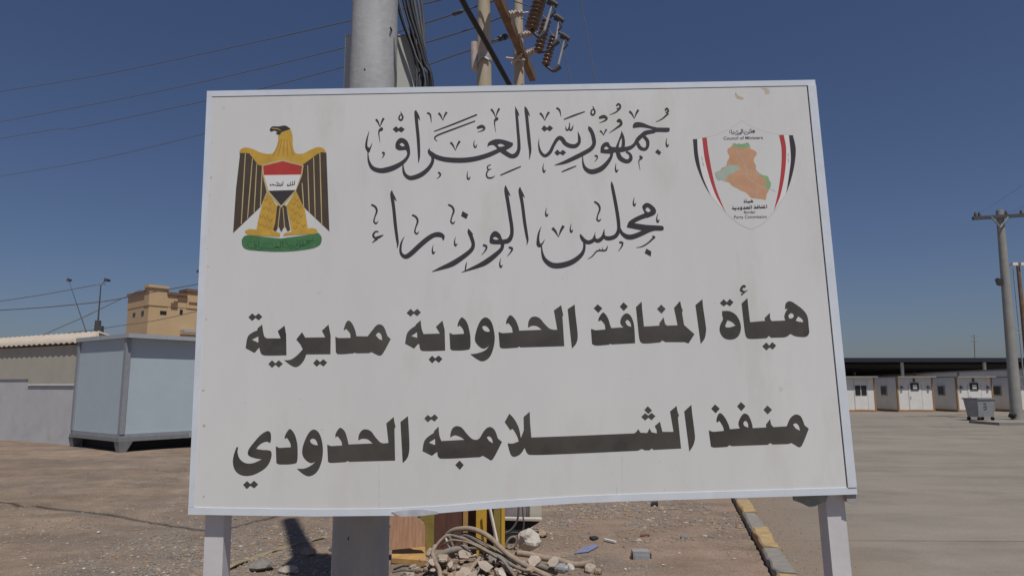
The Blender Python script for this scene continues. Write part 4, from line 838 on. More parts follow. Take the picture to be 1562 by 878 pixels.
for (s0, s1, u0_, u1_, z) in ((-.04, t1, -.04, tl, zt), (-.02, t1 * .5, tl + .01, Ll + .02, zl), (t1 + .01, t2, -.02, 1.2, zr), (t2 + .01, t3, -.05, 1.2, zb), (t3 + .01, Lr, -.02, 1.2, zc)):
    m = MB(); wbox(m, W, s0, s1, u0_, u1_, 6.902, z - .18); m.build('parapet', M['house'], hs)
    m = MB(); wbox(m, W, s0 - .10, s1 - .02, u0_ - .10, u1_ - .02, z - .178, z); m.build('coping', M['house_coping_shade'] if z != zt else M['house'], hs)
def band(W, px0, py0, px1, py1, name, mt, d0=-.07, d1=.02):      # a raised or set-back rectangle on a face
    s0, s1 = sorted((alongpx(W, px0, 0, 40), alongpx(W, px1, 0, 40))); mid = W((s0+s1)/2, 0, 0)
    z0_, z1_ = at((px0+px1)/2, py1, mid.y).z, at((px0+px1)/2, py0, mid.y).z
    m = MB(); wbox(m, W, s0, s1, d0, d1, z0_, z1_); return m.build(name, mt, hs)
for (a, b, c_, dd) in ((262, 453.5, 277, 459), (252, 462, 262, 469), (279, 461, 296, 464.5), (256, 459, 262, 462)): band(W, a, b, c_, dd, 'trim_and_shadow', M['house_coping_shade'])  # raised dark bands: stepped trim and its shadows painted as one
for (a, b, c_, dd) in ((236, 474, 246, 479.5), (266.5, 472, 271, 479.5)): band(W, a, b, c_, dd, 'window', M['glass_dark'], -.02, .02)
for (a, b, c_, dd) in ((194.5, 477, 198, 482.5), (207.5, 474, 211, 481)): band(V_, a, b, c_, dd, 'window', M['glass_dark'], -.02, .02)
s0 = sR(303); cc = W(s0 + .6, 0, 0); zc_ = at(305, 512, cc.y).z; m = MB(); rr = [W(s0 + .6 + .95 * math.cos(a), -.03, zc_ + .95 * math.sin(a)) for a in [R(180 - i * 15) for i in range(13)]] + [W(s0 + 1.55, -.03, 2.0), W(s0 - .35, -.03, 2.0)]
m.prism(rr, [p - e2 * .03 for p in rr]); m.build('arched_door', M['door_brown'], hs)
band(W, 268, 504, 292, 508, 'awning', M['cabin_roof'], -.8, -.1)

# floodlight masts on the left
def mast(Y, base, top, r, head, label, bar=True):
    a, b = at(*base, Y), at(*top, Y); a0 = a + (a - b) * (a.z / (b.z - a.z)); o = empty('floodlight_mast', Vector((a0.x, a0.y, 0)), label, 'floodlight mast', 'floodlight masts')
    MB().tube([a0, a, b], [r * 1.5, r * 1.3, r * .8], 8).build('shaft', M['dark_steel'], o)
    h = at(*head, Y); w_ = 3.2 / F * Y
    if bar: MB().tube([at(top[0] - 7, top[1] + 1, Y), at(top[0] + 7, top[1] - .5, Y)], r * .6, 6).build('crossbar', M['grey_steel'], o)
    m = MB(); m.prism([h + Vector((-w_, -.1, -w_ * .5)), h + Vector((w_*.7, -.1, -w_*.9)), h + Vector((w_*1.1, -.1, w_ * .5)), h + Vector((-w_*.5, -.1, w_*.9))], [h + Vector((-w_*.7, .25, -w_ * .2)), h + Vector((w_*.5, .25, -w_*.5)), h + Vector((w_*.8, .25, w_ * .4)), h + Vector((-w_*.3, .25, w_*.6))])
    m.tube([h, b], r * .5, 6); m.build('floodlight', M['dark_steel'], o); return o
o = mast(38, (148.5, 503), (154, 434), .036, (162.5, 427), 'dark floodlight mast with a crossbar rising behind the shed roof')
m = MB(); c = at(148.7, 497, 38); m.tube([c + Vector((0, 0, -.4)), c + Vector((0.02, 0, .3))], .16, 8); m.box(tuple(c + Vector((.05, -.12, -.35))), tuple(c + Vector((.3, .12, 0)))); m.build('control_box', M['dark_steel'], o)
mast(70, (122, 478), (109, 440), .035, (105, 427), 'faint thin leaning mast far behind the shed', False)
mast(60, (303.5, 440), (304.5, 420), .05, (303, 414), 'mast head just peeping out left of the sign edge')

# ---------------------------------------------------------------- right background
def add_hut(x, y, label, variant=0):
    o = empty('guard_hut', (0, 0, 0), label, 'hut', 'white huts in front of the canopy'); w_, dp, h = 2.28, 4.5, 2.12
    bxs = lambda nm, mt, lo, hi, par=None: MB().box(lo, hi).build(nm, M[mt], par or o, off=(0, 0, 0) if False else None)
    bxs('wall', 'hut_white', (.03, .03, .0), (w_ - .03, dp - .03, h))
    bxs('plinth', 'hut_brown', (-.01, -.01, 0), (w_ + .01, dp, .13))
    for px_ in (0, w_ - .09): bxs('corner_trim', 'hut_brown', (px_, 0.0, .131), (px_ + .09, .10, h - .002))
    bxs('corner_trim', 'hut_brown', (0, dp - .12, .131), (.09, dp, h - .002))
    bxs('roof', 'hut_roof', (-.04, -.32, h + .001), (w_ + .04, dp + .1, h + .07))
    if variant == 0:
        d_ = bxs('door', 'hut_white', (.74, .012, .14), (1.52, .029, 1.62)); bxs('door_frame', 'egrey', (.70, .018, .135), (.739, .028, 1.66)); bxs('door_frame', 'egrey', (1.521, .018, .135), (1.56, .028, 1.66)); bxs('handle', 'grey_steel', (.80, -.02, .8), (.84, .011, .95), d_)
        f = bxs('window', 'glass_dark', (.86, -.03, 1.34), (1.36, .011, 1.78)); bxs('pane', 'hut_white', (.98, -.045, 1.42), (1.24, -.031, 1.67), f)
        bxs('lamp_box', 'dark_steel', (1.05, -.03, 1.84), (1.15, .029, 2.05))
        for xx in (.24, 1.9): bxs('wall_lamp', 'dark_steel', (xx, -.09, 1.42), (xx + .12, .029, 1.58))
    else:
        d_ = bxs('door', 'hut_white', (.98, .012, .14), (1.76, .029, 1.95))
        for xx in (1.02, 1.40): bxs('window', 'glass_dark', (xx, -.01, 1.02), (xx + .32, .011, 1.62), d_)
        bxs('door_frame', 'egrey', (.94, .018, .135), (.979, .028, 1.98)); bxs('door_frame', 'egrey', (1.761, .018, .135), (1.80, .028, 1.98))
    for yy in (1.2, 2.9): 
        f = bxs('side_window', 'hut_roof', (-.02, yy, 1.0), (.029, yy + .7, 1.6)); bxs('pane', 'glass_dark', (-.03, yy + .08, 1.06), (-.021, yy + .62, 1.54), f)
    return o
HUTY = gnd(1400, 629).y
hutx = lambda px: at(px, 629, HUTY).x
h1 = add_hut(0, 0, 'white hut beside the sign edge with a two-pane glazed door', 1); h1.location = (hutx(1338) - 2.28, HUTY, YZ)
h2 = add_hut(0, 0, 'white hut with square black window, nearest right of the glazed-door hut'); h2.location = (hutx(1371), HUTY, YZ)
h3 = copy_tree(h2); h3['label'] = 'white hut with square black window, standing behind the wheeled bin'; h3.location = (hutx(1460.5), HUTY - .1, YZ)
h4 = copy_tree(h2); h4['label'] = 'white hut cut by the picture edge behind the concrete utility pole'; h4.location = (hutx(1546), HUTY - .3, YZ)
# canopy
cp = empty('canopy', (40, 62, YZ), 'long low dark canopy roof on white columns behind the huts', 'canopy')
zt = at(1400, 546, 62).z
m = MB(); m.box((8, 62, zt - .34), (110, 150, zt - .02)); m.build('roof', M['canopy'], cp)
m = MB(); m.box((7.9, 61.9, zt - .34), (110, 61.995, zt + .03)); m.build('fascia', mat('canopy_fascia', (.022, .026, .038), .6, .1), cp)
x1377 = at(1377, 560, 63).x; sp = at(1503, 560, 63).x - x1377
for i in range(-4, 8):
    for r_ in (0, 1, 2, 3):
        xx = x1377 + sp * i; m = MB(); m.box((xx - .10, 63 + r_ * 24, YZ - .1), (xx + .10, 63.2 + r_ * 24, zt - .342)); m.build('column', M['white_paint'], cp)
for r_ in range(8):
    m = MB(); m.box((8.5, 68 + r_ * 9, zt - .75), (109, 68.25 + r_ * 9, zt - .345)); m.build('beam', M['dark_steel'], cp)
a, b = at(1290, 575, 85), at(1560, 564, 47.5); zz = a.z
wl = empty('boundary_wall', (a.x, a.y, YZ), 'long white wall running back under the dark canopy behind the huts', 'wall')
g = MB(); dd = (Vector((b.x, b.y, 0)) - Vector((a.x, a.y, 0))); dd.normalize(); nn = Vector((dd.y, -dd.x, 0)); A = Vector((a.x, a.y, 0)) - dd * 30; B = Vector((b.x, b.y, 0)) + dd * 8
WW = fr(A, dd, nn); LL = (B - A).length; wbox(g, WW, 0, LL, 0, .2, 0, b.z); g.build('face', M['hut_white'], wl)
g = MB(); wbox(g, WW, 0, LL, -.05, .25, b.z + .001, b.z + .12); g.build('coping', M['hut_roof'], wl)
for i in range(9):
    g = MB(); wbox(g, WW, i * LL / 9, i * LL / 9 + .25, -.06, .26, 0, b.z - .001); g.build('pier', M['hut_roof'], wl)

# wheeled bin
q0 = gnd(1494, 643); q0.z = YZ; e1 = Vector((math.cos(R(18)), math.sin(R(18)), 0)); e2 = Vector((-e1.y, e1.x, 0)); W = fr(q0, e1, e2)
bn = empty('wheeled_bin', q0, 'grey galvanised wheeled rubbish bin standing on the concrete yard', 'rubbish bin')
bw, bd = 1.12, .72
m = MB(); m.prism([W(.09, .08, .17), W(bw - .09, .08, .17), W(bw - .09, bd - .08, .17), W(.09, bd - .08, .17)], [W(0, 0, .98), W(bw, 0, .98), W(bw, bd, .98), W(0, bd, .98)]); m.build('body', M['bin_grey'], bn)
m = MB(); wbox(m, W, -.04, bw + .04, -.04, bd + .04, .981, 1.04); m.build('rim', M['skid'], bn)
for (s_, t_) in ((.14, .1), (bw - .14, .1), (.14, bd - .1), (bw - .14, bd - .1)):
    m = MB(); m.tube([W(s_ - .03, t_, .085), W(s_ + .03, t_, .085)], .085, 14); wh = m.build('wheel', M['near_black'], bn); m = MB(); wbox(m, W, s_ - .04, s_ + .04, t_ - .03, t_ + .03, .10, .172); m.build('fork', M['dark_steel'], wh)
def bp(s_, z): return W(s_, .0 + (.98 - z) / .81 * .08 - .006, z)
m = MB()
for (s0, z0, s1, z1) in ((.38, .78, .55, .78), (.38, .64, .55, .66), (.55, .66, .55, .52), (.40, .52, .55, .52)):
    a, b = bp(s0, z0), bp(s1, z1); m.bar(a, b, .035, .006, up=-e2)
m.build('painted_mark', M['near_black'], bn)
# concrete utility pole
UY = gnd(1552, 641).y
PU, QU = pole_axis((1552, 645, 8.2), (1525, 325, 5.0), UY)
zt = at(1523.5, 321, UY).z
up = empty('utility_pole', PU(YZ), 'round grey concrete utility pole with a crossarm at the right edge', 'utility pole')
polemesh(PU, QU, -.2, zt, 18, 0, True).build('shaft', M['far_pole'], up)
a, b = at(1484, 333, UY - .2), at(1580, 327, UY - .2); m = MB(); m.bar(a, b, .14, .16); ca = m.build('crossarm', M['dark_steel'], up)
for px_ in (1512, 1538):
    m = MB(); m.tube([at(px_, 331, UY - .28), at(1526, 347, UY - .25)], .04, 6); m.build('brace', M['grey_steel'], up)
for px_ in (1488, 1494, 1535, 1558):
    c = at(px_, 331 - (px_ - 1500) * .05, UY - .2); m = MB(); m.tube([c, c + Vector((0, 0, .12)), c + Vector((0, 0, .26))], [.03, .07, .04], 8); m.build('pin_insulator', M['porcelain_brown'], ca)
h = at(1523, 430, UY - .3); m = MB(); m.prism([h + Vector((-.18, -.2, .18)), h + Vector((.12, -.2, .10)), h + Vector((.12, -.1, -.22)), h + Vector((-.10, -.1, -.2))], [h + Vector((-.1, .1, .14)), h + Vector((.12, .1, .08)), h + Vector((.12, .1, -.15)), h + Vector((-.04, .1, -.12))]); m.tube([h, PU(h.z)], .03, 6); m.build('floodlight', M['dark_steel'], up)
pb = gnd(1545, 649); m = MB(); m.box((pb.x - .9, pb.y - .5, YZ - .02), (pb.x + 2.2, pb.y + 1.4, YZ + .11)); tag(m.build('concrete_pad', M['kerb_grey'], None, off=(pb.x, pb.y, YZ)), 'low concrete pad at the foot of the round utility pole', 'pad')
c = at(1545, 641, UY - .25); tag(rockmb((c.x, c.y, .25), .18, .14, .14, 5).build('stone', M['near_black'], None, off=(c.x, c.y, .12)), 'dark lump lying against the foot of the concrete pole', 'stone')
for xs_, lb in (((1490, 327), (1560, 282)), 'thin wire leaving the crossarm towards the upper right'), (((1536, 325), (1580, 305)), 'short wire from the pole top out of the picture'):
    line([xs_[0], ((xs_[0][0] + xs_[1][0]) / 2, (xs_[0][1] + xs_[1][1]) / 2 + 1.5), xs_[1]], None, .004, lb, 'wire', [UY - .2, UY - 6, UY - 11])
PM, QM = pole_axis((1561.7, 495, 3.2), (1552.5, 402, 2.4), 36)
mm = empty('lamp_mast', PM(0), 'brown lamp mast with white lamp heads at the right picture edge', 'lamp mast'); zt = at(1552.5, 401, 36).z
polemesh(PM, QM, -.2, zt, 10, 0, True).build('shaft', M['rust_beam'], mm)
for dx in (-.28, .16):
    c = PM(zt) + Vector((dx, -.1, -.1)); m = MB(); m.box(tuple(c + Vector((-.14, -.12, -.06))), tuple(c + Vector((.14, .2, .09)))); m.build('lamp_head', M['white_paint'], mm)
PM, QM = pole_axis((1558.5, 545, .9), (1545.5, 410, .7), 37)
mm = empty('lamp_mast', PM(0), 'thin grey mast with short crossbars left of the brown lamp mast', 'mast'); zt = at(1545.5, 408, 37).z
polemesh(PM, QM, -.2, zt, 8, 0, True).build('shaft', M['grey_steel'], mm)
for py_ in (502, 509):
    c = PM(at(1554, py_, 37).z); m = MB(); m.tube([c + Vector((-.35, 0, 0)), c + Vector((.3, 0, .03))], .03, 6); m.build('crossbar', M['grey_steel'], mm)
PM, QM = pole_axis((1487.5, 545, .9), (1486, 511, .8), 130)
mm = empty('transmission_mast', PM(0), 'tiny far mast with crossbars above the canopy roof', 'mast'); zt = at(1486, 510, 130).z
polemesh(PM, QM, -.2, zt, 8, 0, True).build('shaft', M['far_pole'], mm)
for k_ in (.3, 1.1):
    c = PM(zt - k_); m = MB(); m.tube([c + Vector((-.6, 0, 0)), c + Vector((.6, 0, 0))], .08, 6); m.build('crossbar', M['far_pole'], mm)

# ---------------------------------------------------------------- scrap and rubble under the sign
def slab(name, pts, thick, m, label, cat, parent=None, dirv=(0, 1, 0)):
    dv = Vector(dirv).normalized() * thick; g = MB(); g.prism(pts, [p + dv for p in pts])
    o = g.build(name, m, parent, off=None if parent else pts[0]); return tag(o, label, cat) if label else o
slab('plywood_board', [at(x, y, 6.88) for x, y in ((595, 838), (648, 833), (648.5, 803), (646, 797), (637, 790), (632, 770), (596, 770))], .018, M['ply'], 'pinkish plywood board standing upright right of the grey pole', 'board')
slab('timber_plank', [gnd(597, 858) + Vector((0, 0, .0)), gnd(650, 862), gnd(648, 843) + Vector((0, 0, .03)), gnd(598, 846) + Vector((0, 0, .03))], .045, M['plank'], 'yellowish plank lying in front of the pinkish plywood board', 'plank', None, (0, 0, 1))
cbn = empty('scrap_cabinet', at(700, 831, 7.3), 'broken yellow steel cabinet with brown inner panels under the sign', 'cabinet')
def upr(px0, px1, Y0, Y1, py, name, m, parent):
    a, b = at(px0, py, Y0), at(px1, py, Y0); z1_ = 0.93; g = MB(); g.box((a.x, Y0, -.03), (b.x, Y1, z1_)); return g.build(name, M[m], parent)
upr(641, 662, 7.30, 7.36, 800, 'side_face', 'olive_paint', cbn); upr(662.3, 706, 7.37, 7.40, 800, 'back_panel', 'brown_panel', cbn); upr(706.3, 713.5, 7.33, 7.40, 800, 'rail', 'plank', cbn); upr(714, 726, 7.41, 7.44, 800, 'back_panel', 'brown_panel', cbn)
upr(726.3, 742, 7.16, 7.30, 800, 'corner_post', 'yellow_paint', cbn); upr(742.3, 753, 7.46, 7.48, 800, 'back_panel', 'brown_panel', cbn); upr(753, 764.5, 7.08, 7.22, 800, 'corner_post', 'olive_paint', cbn); upr(764.8, 770, 7.06, 7.22, 800, 'corner_flange', 'yellow_paint', cbn)
a, b = at(744.5, 762, 7.0), at(760, 834, 6.88); m = MB(); m.bar(a + (a - b) * .2, b, .020, .022); tag(m.build('batten', M['batten'], None, off=b), 'thin white batten leaning against the yellow cabinet', 'batten')
cr_ = empty('broken_crate', gnd(790, 816), 'broken crate with a pale top board and dark open side right of the yellow cabinet', 'crate')
slab('top_board', [at(769, 791, 7.55), at(827, 792.5, 7.55), at(826, 790, 7.9), at(769, 789, 7.9)], .012, M['batten'], None, None, cr_, (0, 0, 1))
slab('side_face', [at(769, 793.6, 7.6), at(824, 795, 7.6), at(808, 805, 7.6), at(792, 813, 7.6), at(769, 822, 7.6)], .02, M['near_black'], None, None, cr_)  # near-black sheet painted as the shaded hollow below the top board
slab('back_panel', [at(769, 790, 7.95), at(804, 789.5, 7.95), at(804, 760, 7.95), at(769, 760, 7.95)], .015, mat('panel_mauve', (.22, .19, .2), .8, .15), None, None, cr_)
slab('frame_post', [at(804.5, 789.5, 7.92), at(808, 789.5, 7.92), at(808, 760, 7.92), at(804.5, 760, 7.92)], .04, M['dark_steel'], None, None, cr_)
slab('back_panel', [at(808.5, 789.5, 7.95), at(826, 789, 7.95), at(826, 762, 7.95), at(808.5, 762, 7.95)], .015, M['plaster_beige'], None, None, cr_)
for pts, r_, m_, lb in (([(791, 772), (790, 788), (785, 801), (776, 810), (766, 812)], .011, 'cable_grey', 'grey cable curling down over the broken crate'), ([(797, 772), (798, 788), (799, 800), (797, 812)], .008, 'cable_grey', 'thin grey cable hanging straight in front of the broken crate'),
                        ([(771, 832), (776, 822), (784, 818), (788, 824), (784, 833), (775, 836)], .014, 'hose_grey', 'small loop of grey hose beside the white sack'), ([(770, 815), (780, 812), (790, 812)], .012, 'cable_black', 'black hose end under the broken crate')):
    pp = [at(x, y, 7.35) for x, y in pts]; tag(MB().tube(smoothv(pp), r_, 7).build('cable', M[m_], None, off=pp[0]), lb, 'cable')
def rk(px, py, w_, h_, m, label, Y=None, group=None, name='stone', seed=None, sub=2):
    g_ = gnd(px, py + h_ * .35); Yq = Y or g_.y; c = at(px, py, Yq); k_ = Yq / F
    sd_ = seed if seed is not None else random.uniform(0, 50)
    o = rockmb((c.x, c.y, c.z), w_ * k_ / 2, w_ * k_ / 2 * random.uniform(.7, 1), h_ * k_ / 2 * 1.15, sd_, sub).build(name, M[m], None, off=(c.x, c.y, max(0, c.z - h_ * k_ / 2)))
    return tag(o, label, 'stone' if name == 'stone' else name, group)
tag(rk(806, 823, 34, 24, 'sack', 'crumpled dirty white sack beside the broken crate', 7.1, None, 'sack', 3.3, 3), None, 'sack')
# hoses: (points px, depth start, depth end, radius px)
HO = [([(682, 815), (690, 809), (702, 806), (720, 806), (738, 813), (752, 823), (766, 837), (782, 850), (803, 862), (825, 873), (850, 886)], 6.55, 6.0, 3.6, 'hose_tan', 'long beige hose arching over the rubble heap and down to the right'),
      ([(664, 858), (668, 849), (680, 842), (697, 837), (712, 835), (726, 838)], 6.3, 6.4, 5.0, 'hose_grey', 'thick grey pipe stub bending across the left of the heap'),
      ([(664, 834), (672, 824), (683, 816), (688, 826), (692, 838)], 6.4, 6.45, 2.4, 'hose_tan', 'beige looped hose at the top left of the heap'),
      ([(679, 818), (685, 832), (694, 843)], 6.42, 6.4, 1.7, 'batten', 'pale flat strip sticking out of the heap top'),
      ([(685, 815), (700, 819), (716, 825), (732, 834), (748, 842), (765, 852), (778, 868), (790, 884)], 6.5, 6.0, 2.2, 'hose_grey', 'dark grey hose crossing the heap below the beige one'),
      ([(700, 842), (716, 836), (730, 836), (745, 842), (762, 848), (776, 858), (792, 866), (812, 872)], 6.4, 6.05, 2.4, 'hose_grey', 'middle grey hose lying across the stones of the heap'),
      ([(690, 841), (706, 836), (720, 836)], 6.38, 6.42, 2.0, 'hose_red', 'short rusty red hose in the middle of the heap'),
      ([(790, 843), (806, 845), (828, 850), (850, 853), (872, 860), (890, 860), (906, 856)], 6.75, 6.5, 4.6, 'hose_tan', 'thick tan pipe lying on the dirt right of the heap'),
      ([(734, 838), (732, 850), (722, 862), (714, 876), (710, 886)], 6.35, 6.0, 3.0, 'hose_tan', 'bent tan hose coming down the front of the heap'),
      ([(742, 842), (736, 852), (731, 866), (722, 884)], 6.35, 6.0, 1.6, 'hose_grey', 'thin grey hose coming down the front of the heap'),
      ([(664, 832), (660, 842), (664, 856), (670, 868), (672, 884)], 6.4, 6.0, 3.2, 'hose_tan', 'brown hose dropping down the left end of the heap'),
      ([(760, 846), (790, 856), (815, 860), (838, 868), (848, 872)], 6.5, 6.2, 4.2, 'hose_grey', 'grey pipe sloping right with a joint at its end'),
      ([(600, 868), (618, 862), (634, 866), (652, 862)], 6.3, 6.35, 1.5, 'cable_black', 'tangled black cable below the yellowish plank'),
      ([(598, 872), (615, 869), (640, 871), (660, 868)], 6.15, 6.25, 1.5, 'cable_grey', 'tangled grey cable below the yellowish plank')]
for pts, Ya, Yb, rp, m_, lb in HO:
    n = len(pts); pp = []
    for i, (x, y) in enumerate(pts):
        q = at(x, y, Ya + (Yb - Ya) * i / (n - 1)); q.z = max(q.z, rp * Ya / F * .8); pp.append(q)
    tag(MB().tube(smoothv(pp, 7), rp * Ya / F, 9).build('hose', M[m_], None, off=pp[0]), lb, 'hose')
for i in range(9):
    o1, o2, o3 = random.uniform(-7, 7), random.uniform(-6, 8), random.uniform(-8, 8)
    pts = [(680 + o1, 828 + o2 * .8), (694 + o1, 820 + o2 * .5), (712, 819 + o2), (735 + o3 * .4, 829 + o2), (758 + o3 * .5, 842 + o2), (783 + o3, 857 + o2 * .7), (812 + o3 * 1.5, 871 + o2 * .4)][:random.choice((5, 6, 7, 7))]
    n = len(pts); pp = [at(x, y, 6.5 - .3 * q / (n - 1) + o1 * .006) for q, (x, y) in enumerate(pts)]
    for q in pp: q.z = max(q.z, .012)
    rp = random.uniform(1.2, 2.2); tag(MB().tube(smoothv(pp, 6), rp * 6.3 / F, 8).build('hose', M[random.choice(('hose_tan', 'hose_tan', 'hose_grey'))], None, off=pp[0]), 'thin dusty hose strand in the tangle arching over the heap', 'hose', 'hose tangle')
jn = at(856, 866, 6.15); jo = MB().tube([jn + Vector((-.05, .02, 0)), jn + Vector((-.02, .01, 0)), jn + Vector((-.015, .008, 0)), jn + Vector((.03, -.012, 0)), jn + Vector((.035, -.014, 0)), jn + Vector((.06, -.02, 0))], [.03, .03, .042, .042, .03, .028], 14, False).build('pipe_joint', M['grey_steel'], None, off=jn); tag(jo, 'grey round pipe joint at the end of the grey pipe', 'pipe joint')
# stones of the heap
for px_, py_, w_, h_, m_, lb in ((712, 822, 20, 12, 'rock_pale', 'beige rounded stone resting between the hoses on the heap top'), (690, 851, 24, 15, 'rock_pale', 'pinkish long stone low in the middle of the heap'), (719, 845, 14, 8, 'paper', 'bright white stone chip in the middle of the heap'),
        (752, 855, 34, 14, 'rock_grey', 'flat grey slab of stone lying on the heap right side'), (736, 870, 26, 22, 'rock_pale', 'pale wedge-shaped stone at the front of the heap'), (712, 866, 22, 18, 'rock_tan', 'tan lump of rubble at the front of the heap'), (676, 866, 24, 22, 'rock_tan', 'brown lump of rubble at the left foot of the heap'),
        (622, 875, 22, 12, 'rock_pale', 'pale stone in front of the yellowish plank'), (645, 872, 22, 14, 'rock_tan', 'tan stone between the plank and the heap'), (655, 842, 10, 10, 'rock_pale', 'small pale stone at the upper left of the heap'), (697, 866, 16, 14, 'rock_pale', 'pale stone sticking out of the heap front'),
        (820, 812, 34, 9, 'rock_tan', 'flat tan stone behind the white sack'), (870, 866, 14, 12, 'sack', 'grey crumpled lump beside the grey pipe joint'), (900, 868, 22, 15, 'rock_pale', 'pale jagged stone right of the pipe joint'), (912, 872, 14, 10, 'rock_tan', 'small tan stone right of the pale jagged one'),
        (1043, 820, 12, 8, 'rock_grey', 'lone dark stone on the open dirt left of the kerb'), (398, 862, 36, 15, 'rock_grey', 'angular grey stone between the white post and the pole'), (440, 868, 30, 9, 'rock_pale', 'flat pale slab in front of the pole shadow'), (507, 836, 10, 12, 'rock_grey', 'dark stone touching the left side of the grey pole base'), (470, 842, 24, 12, 'rock_tan', 'tan stone lying in the pole shadow')):
    rk(px_, py_, w_, h_, m_, lb)
for i in range(95):
    a = random.uniform(0, 6.28); r_ = math.sqrt(random.random()); px_, py_ = 718 + 86 * r_ * math.cos(a), 860 + 25 * r_ * math.sin(a)
    s_ = random.choice((4, 5, 6, 7, 8, 9, 11, 16)) * random.uniform(.8, 1.2); rk(px_, py_, s_, s_ * random.uniform(.4, .9), random.choice(['rubble', 'rubble', 'rubble', 'rock_pale', 'rock_tan']), 'small rough lump of rubble in the heap under the hoses', 6.52 - (py_ - 835) * .011 + random.uniform(-.06, .06), 'rubble of the heap', 'stone', None, 2)
for i in range(26):
    a = random.uniform(0, 6.28); r_ = math.sqrt(random.random()); px_, py_ = 735 + 115 * r_ * math.cos(a), 862 + 20 * r_ * math.sin(a)
    c = at(px_, py_, 6.40 - (py_ - 838) * .011); k_ = random.uniform(.03, .075); tl_ = Vector((random.uniform(-.6, .6), random.uniform(-.9, .1), 1)).normalized()
    u_ = tl_.cross(Vector((math.cos(a), math.sin(a), 0))).normalized(); v_ = tl_.cross(u_); m = random.randint(5, 7)
    lp = [c + (u_ * math.cos(q * 6.28 / m) * random.uniform(.6, 1.2) + v_ * math.sin(q * 6.28 / m) * random.uniform(.5, .9)) * k_ for q in range(m)]
    slab('slab_fragment', lp, random.uniform(.010, .022), M[random.choice(('rubble', 'rock_pale', 'sack'))], 'thin broken fragment of pale slab lying in the rubble heap', 'stone', None, tl_)['group'] = 'slab fragments of the heap'
# litter
slab('plastic_sheet', [gnd(876, 844), gnd(898, 841), gnd(913, 833), gnd(908, 830), gnd(888, 836)], .007, M['blue_plastic'], 'flat blue plastic piece lying on the dirt right of the heap', 'plastic', None, (0, 0, 1))
q = gnd(978, 851); eb = empty('junction_box', q, 'small grey junction box lying on the dirt right of the blue plastic', 'junction box')
m = MB(); m.box((q.x - .085, q.y - .05, -.01), (q.x + .075, q.y + .07, .075)); m.build('body', M['galv'], eb); m = MB(); m.box((q.x - .075, q.y - .056, .0), (q.x + .065, q.y - .051, .04)); m.build('cover', M['grey_steel'], eb)
for dx in (-.098, .076):
    m = MB(); m.box((q.x + dx, q.y - .03, .0), (q.x + dx + .02, q.y + .02, .05)); m.build('lug', M['dark_steel'], eb)
a, b = gnd(922, 825) + Vector((0, 0, .02)), gnd(939, 829) + Vector((0, 0, .02)); m = MB(); m.bar(a, b, .035, .02); tag(m.build('stick', M['paper'], None, off=a), 'short white stick on the dirt beyond the junction box', 'stick')
slab('metal_scrap', [gnd(899, 821), gnd(905, 825), gnd(913, 822), gnd(908, 820)], .025, M['near_black'], 'black scrap of metal on the dirt above the blue plastic', 'scrap', None, (0, 0, 1))
slab('metal_scrap', [gnd(976, 819), gnd(991, 818), gnd(990, 816), gnd(977, 817)], .02, M['hose_red'], 'thin rusty scrap lying flat beyond the junction box', 'scrap', None, (0, 0, 1))
slab('metal_scrap', [gnd(993, 772), gnd(1004, 771), gnd(1003, 768), gnd(994, 769)], .04, M['near_black'], 'dark scrap in the gravel just below the sign edge', 'scrap', None, (0, 0, 1))
a = [gnd(318, 876), gnd(350, 866), gnd(400, 848), gnd(440, 835), gnd(470, 826), gnd(500, 820)]; m = MB(); m_top = []
for i, p in enumerate(smoothv(a, 6)):
    m_top.append(p + Vector((0, 0, .014)))
vs = []
for i, p in enumerate(m_top):
    t = (m_top[min(i+1, len(m_top)-1)] - m_top[max(i-1, 0)]).normalized(); s_ = Vector((-t.y, t.x, 0)) * .022; vs += [p + s_ + Vector((0, 0, .01)), p - s_ + Vector((0, 0, .012 * math.sin(i)))]
m.add(vs, [(2*i, 2*i+1, 2*i+3, 2*i+2) for i in range(len(m_top) - 1)])
st = m.build('strap', mat('strap_yellow', (.27, .215, .13), .85, .2, 20), None, off=a[0]); tag(st, 'flat yellowish strap lying across the gravel behind the left post', 'strap'); k_ = st.modifiers.new('thickness', 'SOLIDIFY'); k_.thickness = .008
for i, (px_, py_) in enumerate(((367, 834), (250, 873), (150, 812), (58, 866), (205, 866), (172, 874), (128, 868), (185, 870), (1015, 835), (954, 868), (1012, 862), (300, 842))):
    q = gnd(px_, py_); s_ = random.Random(i).uniform(.008, .018); o = rockmb((q.x, q.y, s_ * .5), s_ * 1.3, s_, s_ * .6, i * 3.3, 1).build('paper_scrap', M['paper'], None, off=(q.x, q.y, 0)); tag(o, 'tiny white scrap of litter on the dirt', 'litter', 'white litter scraps')

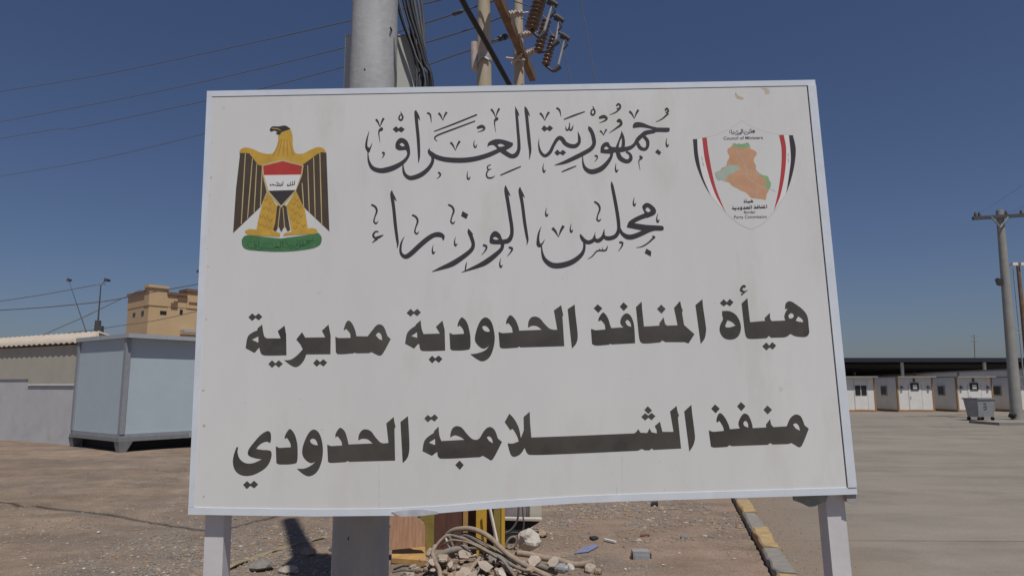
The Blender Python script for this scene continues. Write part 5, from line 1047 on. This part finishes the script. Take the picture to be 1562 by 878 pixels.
# ---------------------------------------------------------------- loose gravel (nobody could count it)
random.seed(11)
g = MB()
def pebble(x, y, s_, mi):
    z = height(x, y); a = random.uniform(0, 6.28); c, s2 = math.cos(a), math.sin(a); sx, sy, sz = s_ * random.uniform(.7, 1.4), s_ * random.uniform(.6, 1.1), s_ * random.uniform(.4, .8)
    j = lambda: random.uniform(.75, 1.25)
    pts = [(sx*j(), 0, 0), (0, sy*j(), 0), (-sx*j(), 0, 0), (0, -sy*j(), 0), (sx*.3*random.uniform(-1, 1), sy*.3*random.uniform(-1, 1), sz*j()), (0, 0, -sz)]
    vs = [(x + p[0]*c - p[1]*s2, y + p[0]*s2 + p[1]*c, z + p[2] + sz * .25) for p in pts]
    g.add(vs, [(0,1,4),(1,2,4),(2,3,4),(3,0,4),(1,0,5),(2,1,5),(3,2,5),(0,3,5)], mi=mi)
def patch(cx, cy, rx, ry, n, s0, s1, wts):
    for _ in range(n):
        a = random.uniform(0, 6.28); r_ = random.random() ** .6; x, y = cx + rx * r_ * math.cos(a), cy + ry * r_ * math.sin(a)
        if x > kerb_x(y) - .12 or y < 4.5: continue
        if noise.noise(Vector((x * 1.4, y * 1.4, 3))) < random.uniform(-.5, .25): continue
        pebble(x, y, s0 + (s1 - s0) * random.random() ** 3, random.choices((0, 1, 2), wts)[0])
c = gnd(370, 838); patch(c.x, c.y, 1.5, 1.2, 5200, .007, .026, (6, 3, .6)); c = gnd(280, 868); patch(c.x, c.y, 1.5, .6, 2400, .007, .022, (6, 3, .6))
c = gnd(160, 800); patch(c.x, c.y, 3.0, 1.6, 3000, .006, .022, (3, 4, 1))
c = gnd(960, 790); patch(c.x, c.y, 1.5, 1.4, 4200, .007, .032, (5, 4, .7)); c = gnd(900, 776); patch(c.x, c.y, 1.0, 1.3, 1500, .01, .034, (5, 4, .7))
c = gnd(1090, 800); patch(c.x, c.y, .5, 2.0, 900, .006, .026, (4, 3, 1)); c = gnd(700, 845); patch(c.x, c.y, 2.2, 1.3, 2200, .006, .026, (3, 5, .6))
c = gnd(1000, 845); patch(c.x, c.y, 1.4, 1.0, 260, .005, .016, (2, 5, .4)); patch(-4, 12, 6, 4, 6000, .006, .022, (4, 4, .4)); patch(-3.2, 7.6, 3.2, 2.0, 7000, .004, .013, (6, 3, .6)); patch(.9, 9.6, 2.0, 2.2, 3800, .004, .013, (5, 5, .4))
for _ in range(1500):
    t_ = random.uniform(-1.5, 7); q = KA + KD * t_ + KN * (.10 + .55 * random.random() ** 2.2); s_ = random.uniform(.004, .013); pebble(q.x, q.y, s_, random.choice((0, 1, 1))); g.v[-6:] = [(v[0], v[1], v[2] - height(q.x, q.y) + YZ) for v in g.v[-6:]]
tag(g.build('gravel', [M['rock_grey'], M['rock_tan'], M['rock_pale']]), 'loose grey and tan gravel scattered over the dirt', 'gravel', None, 'stuff')
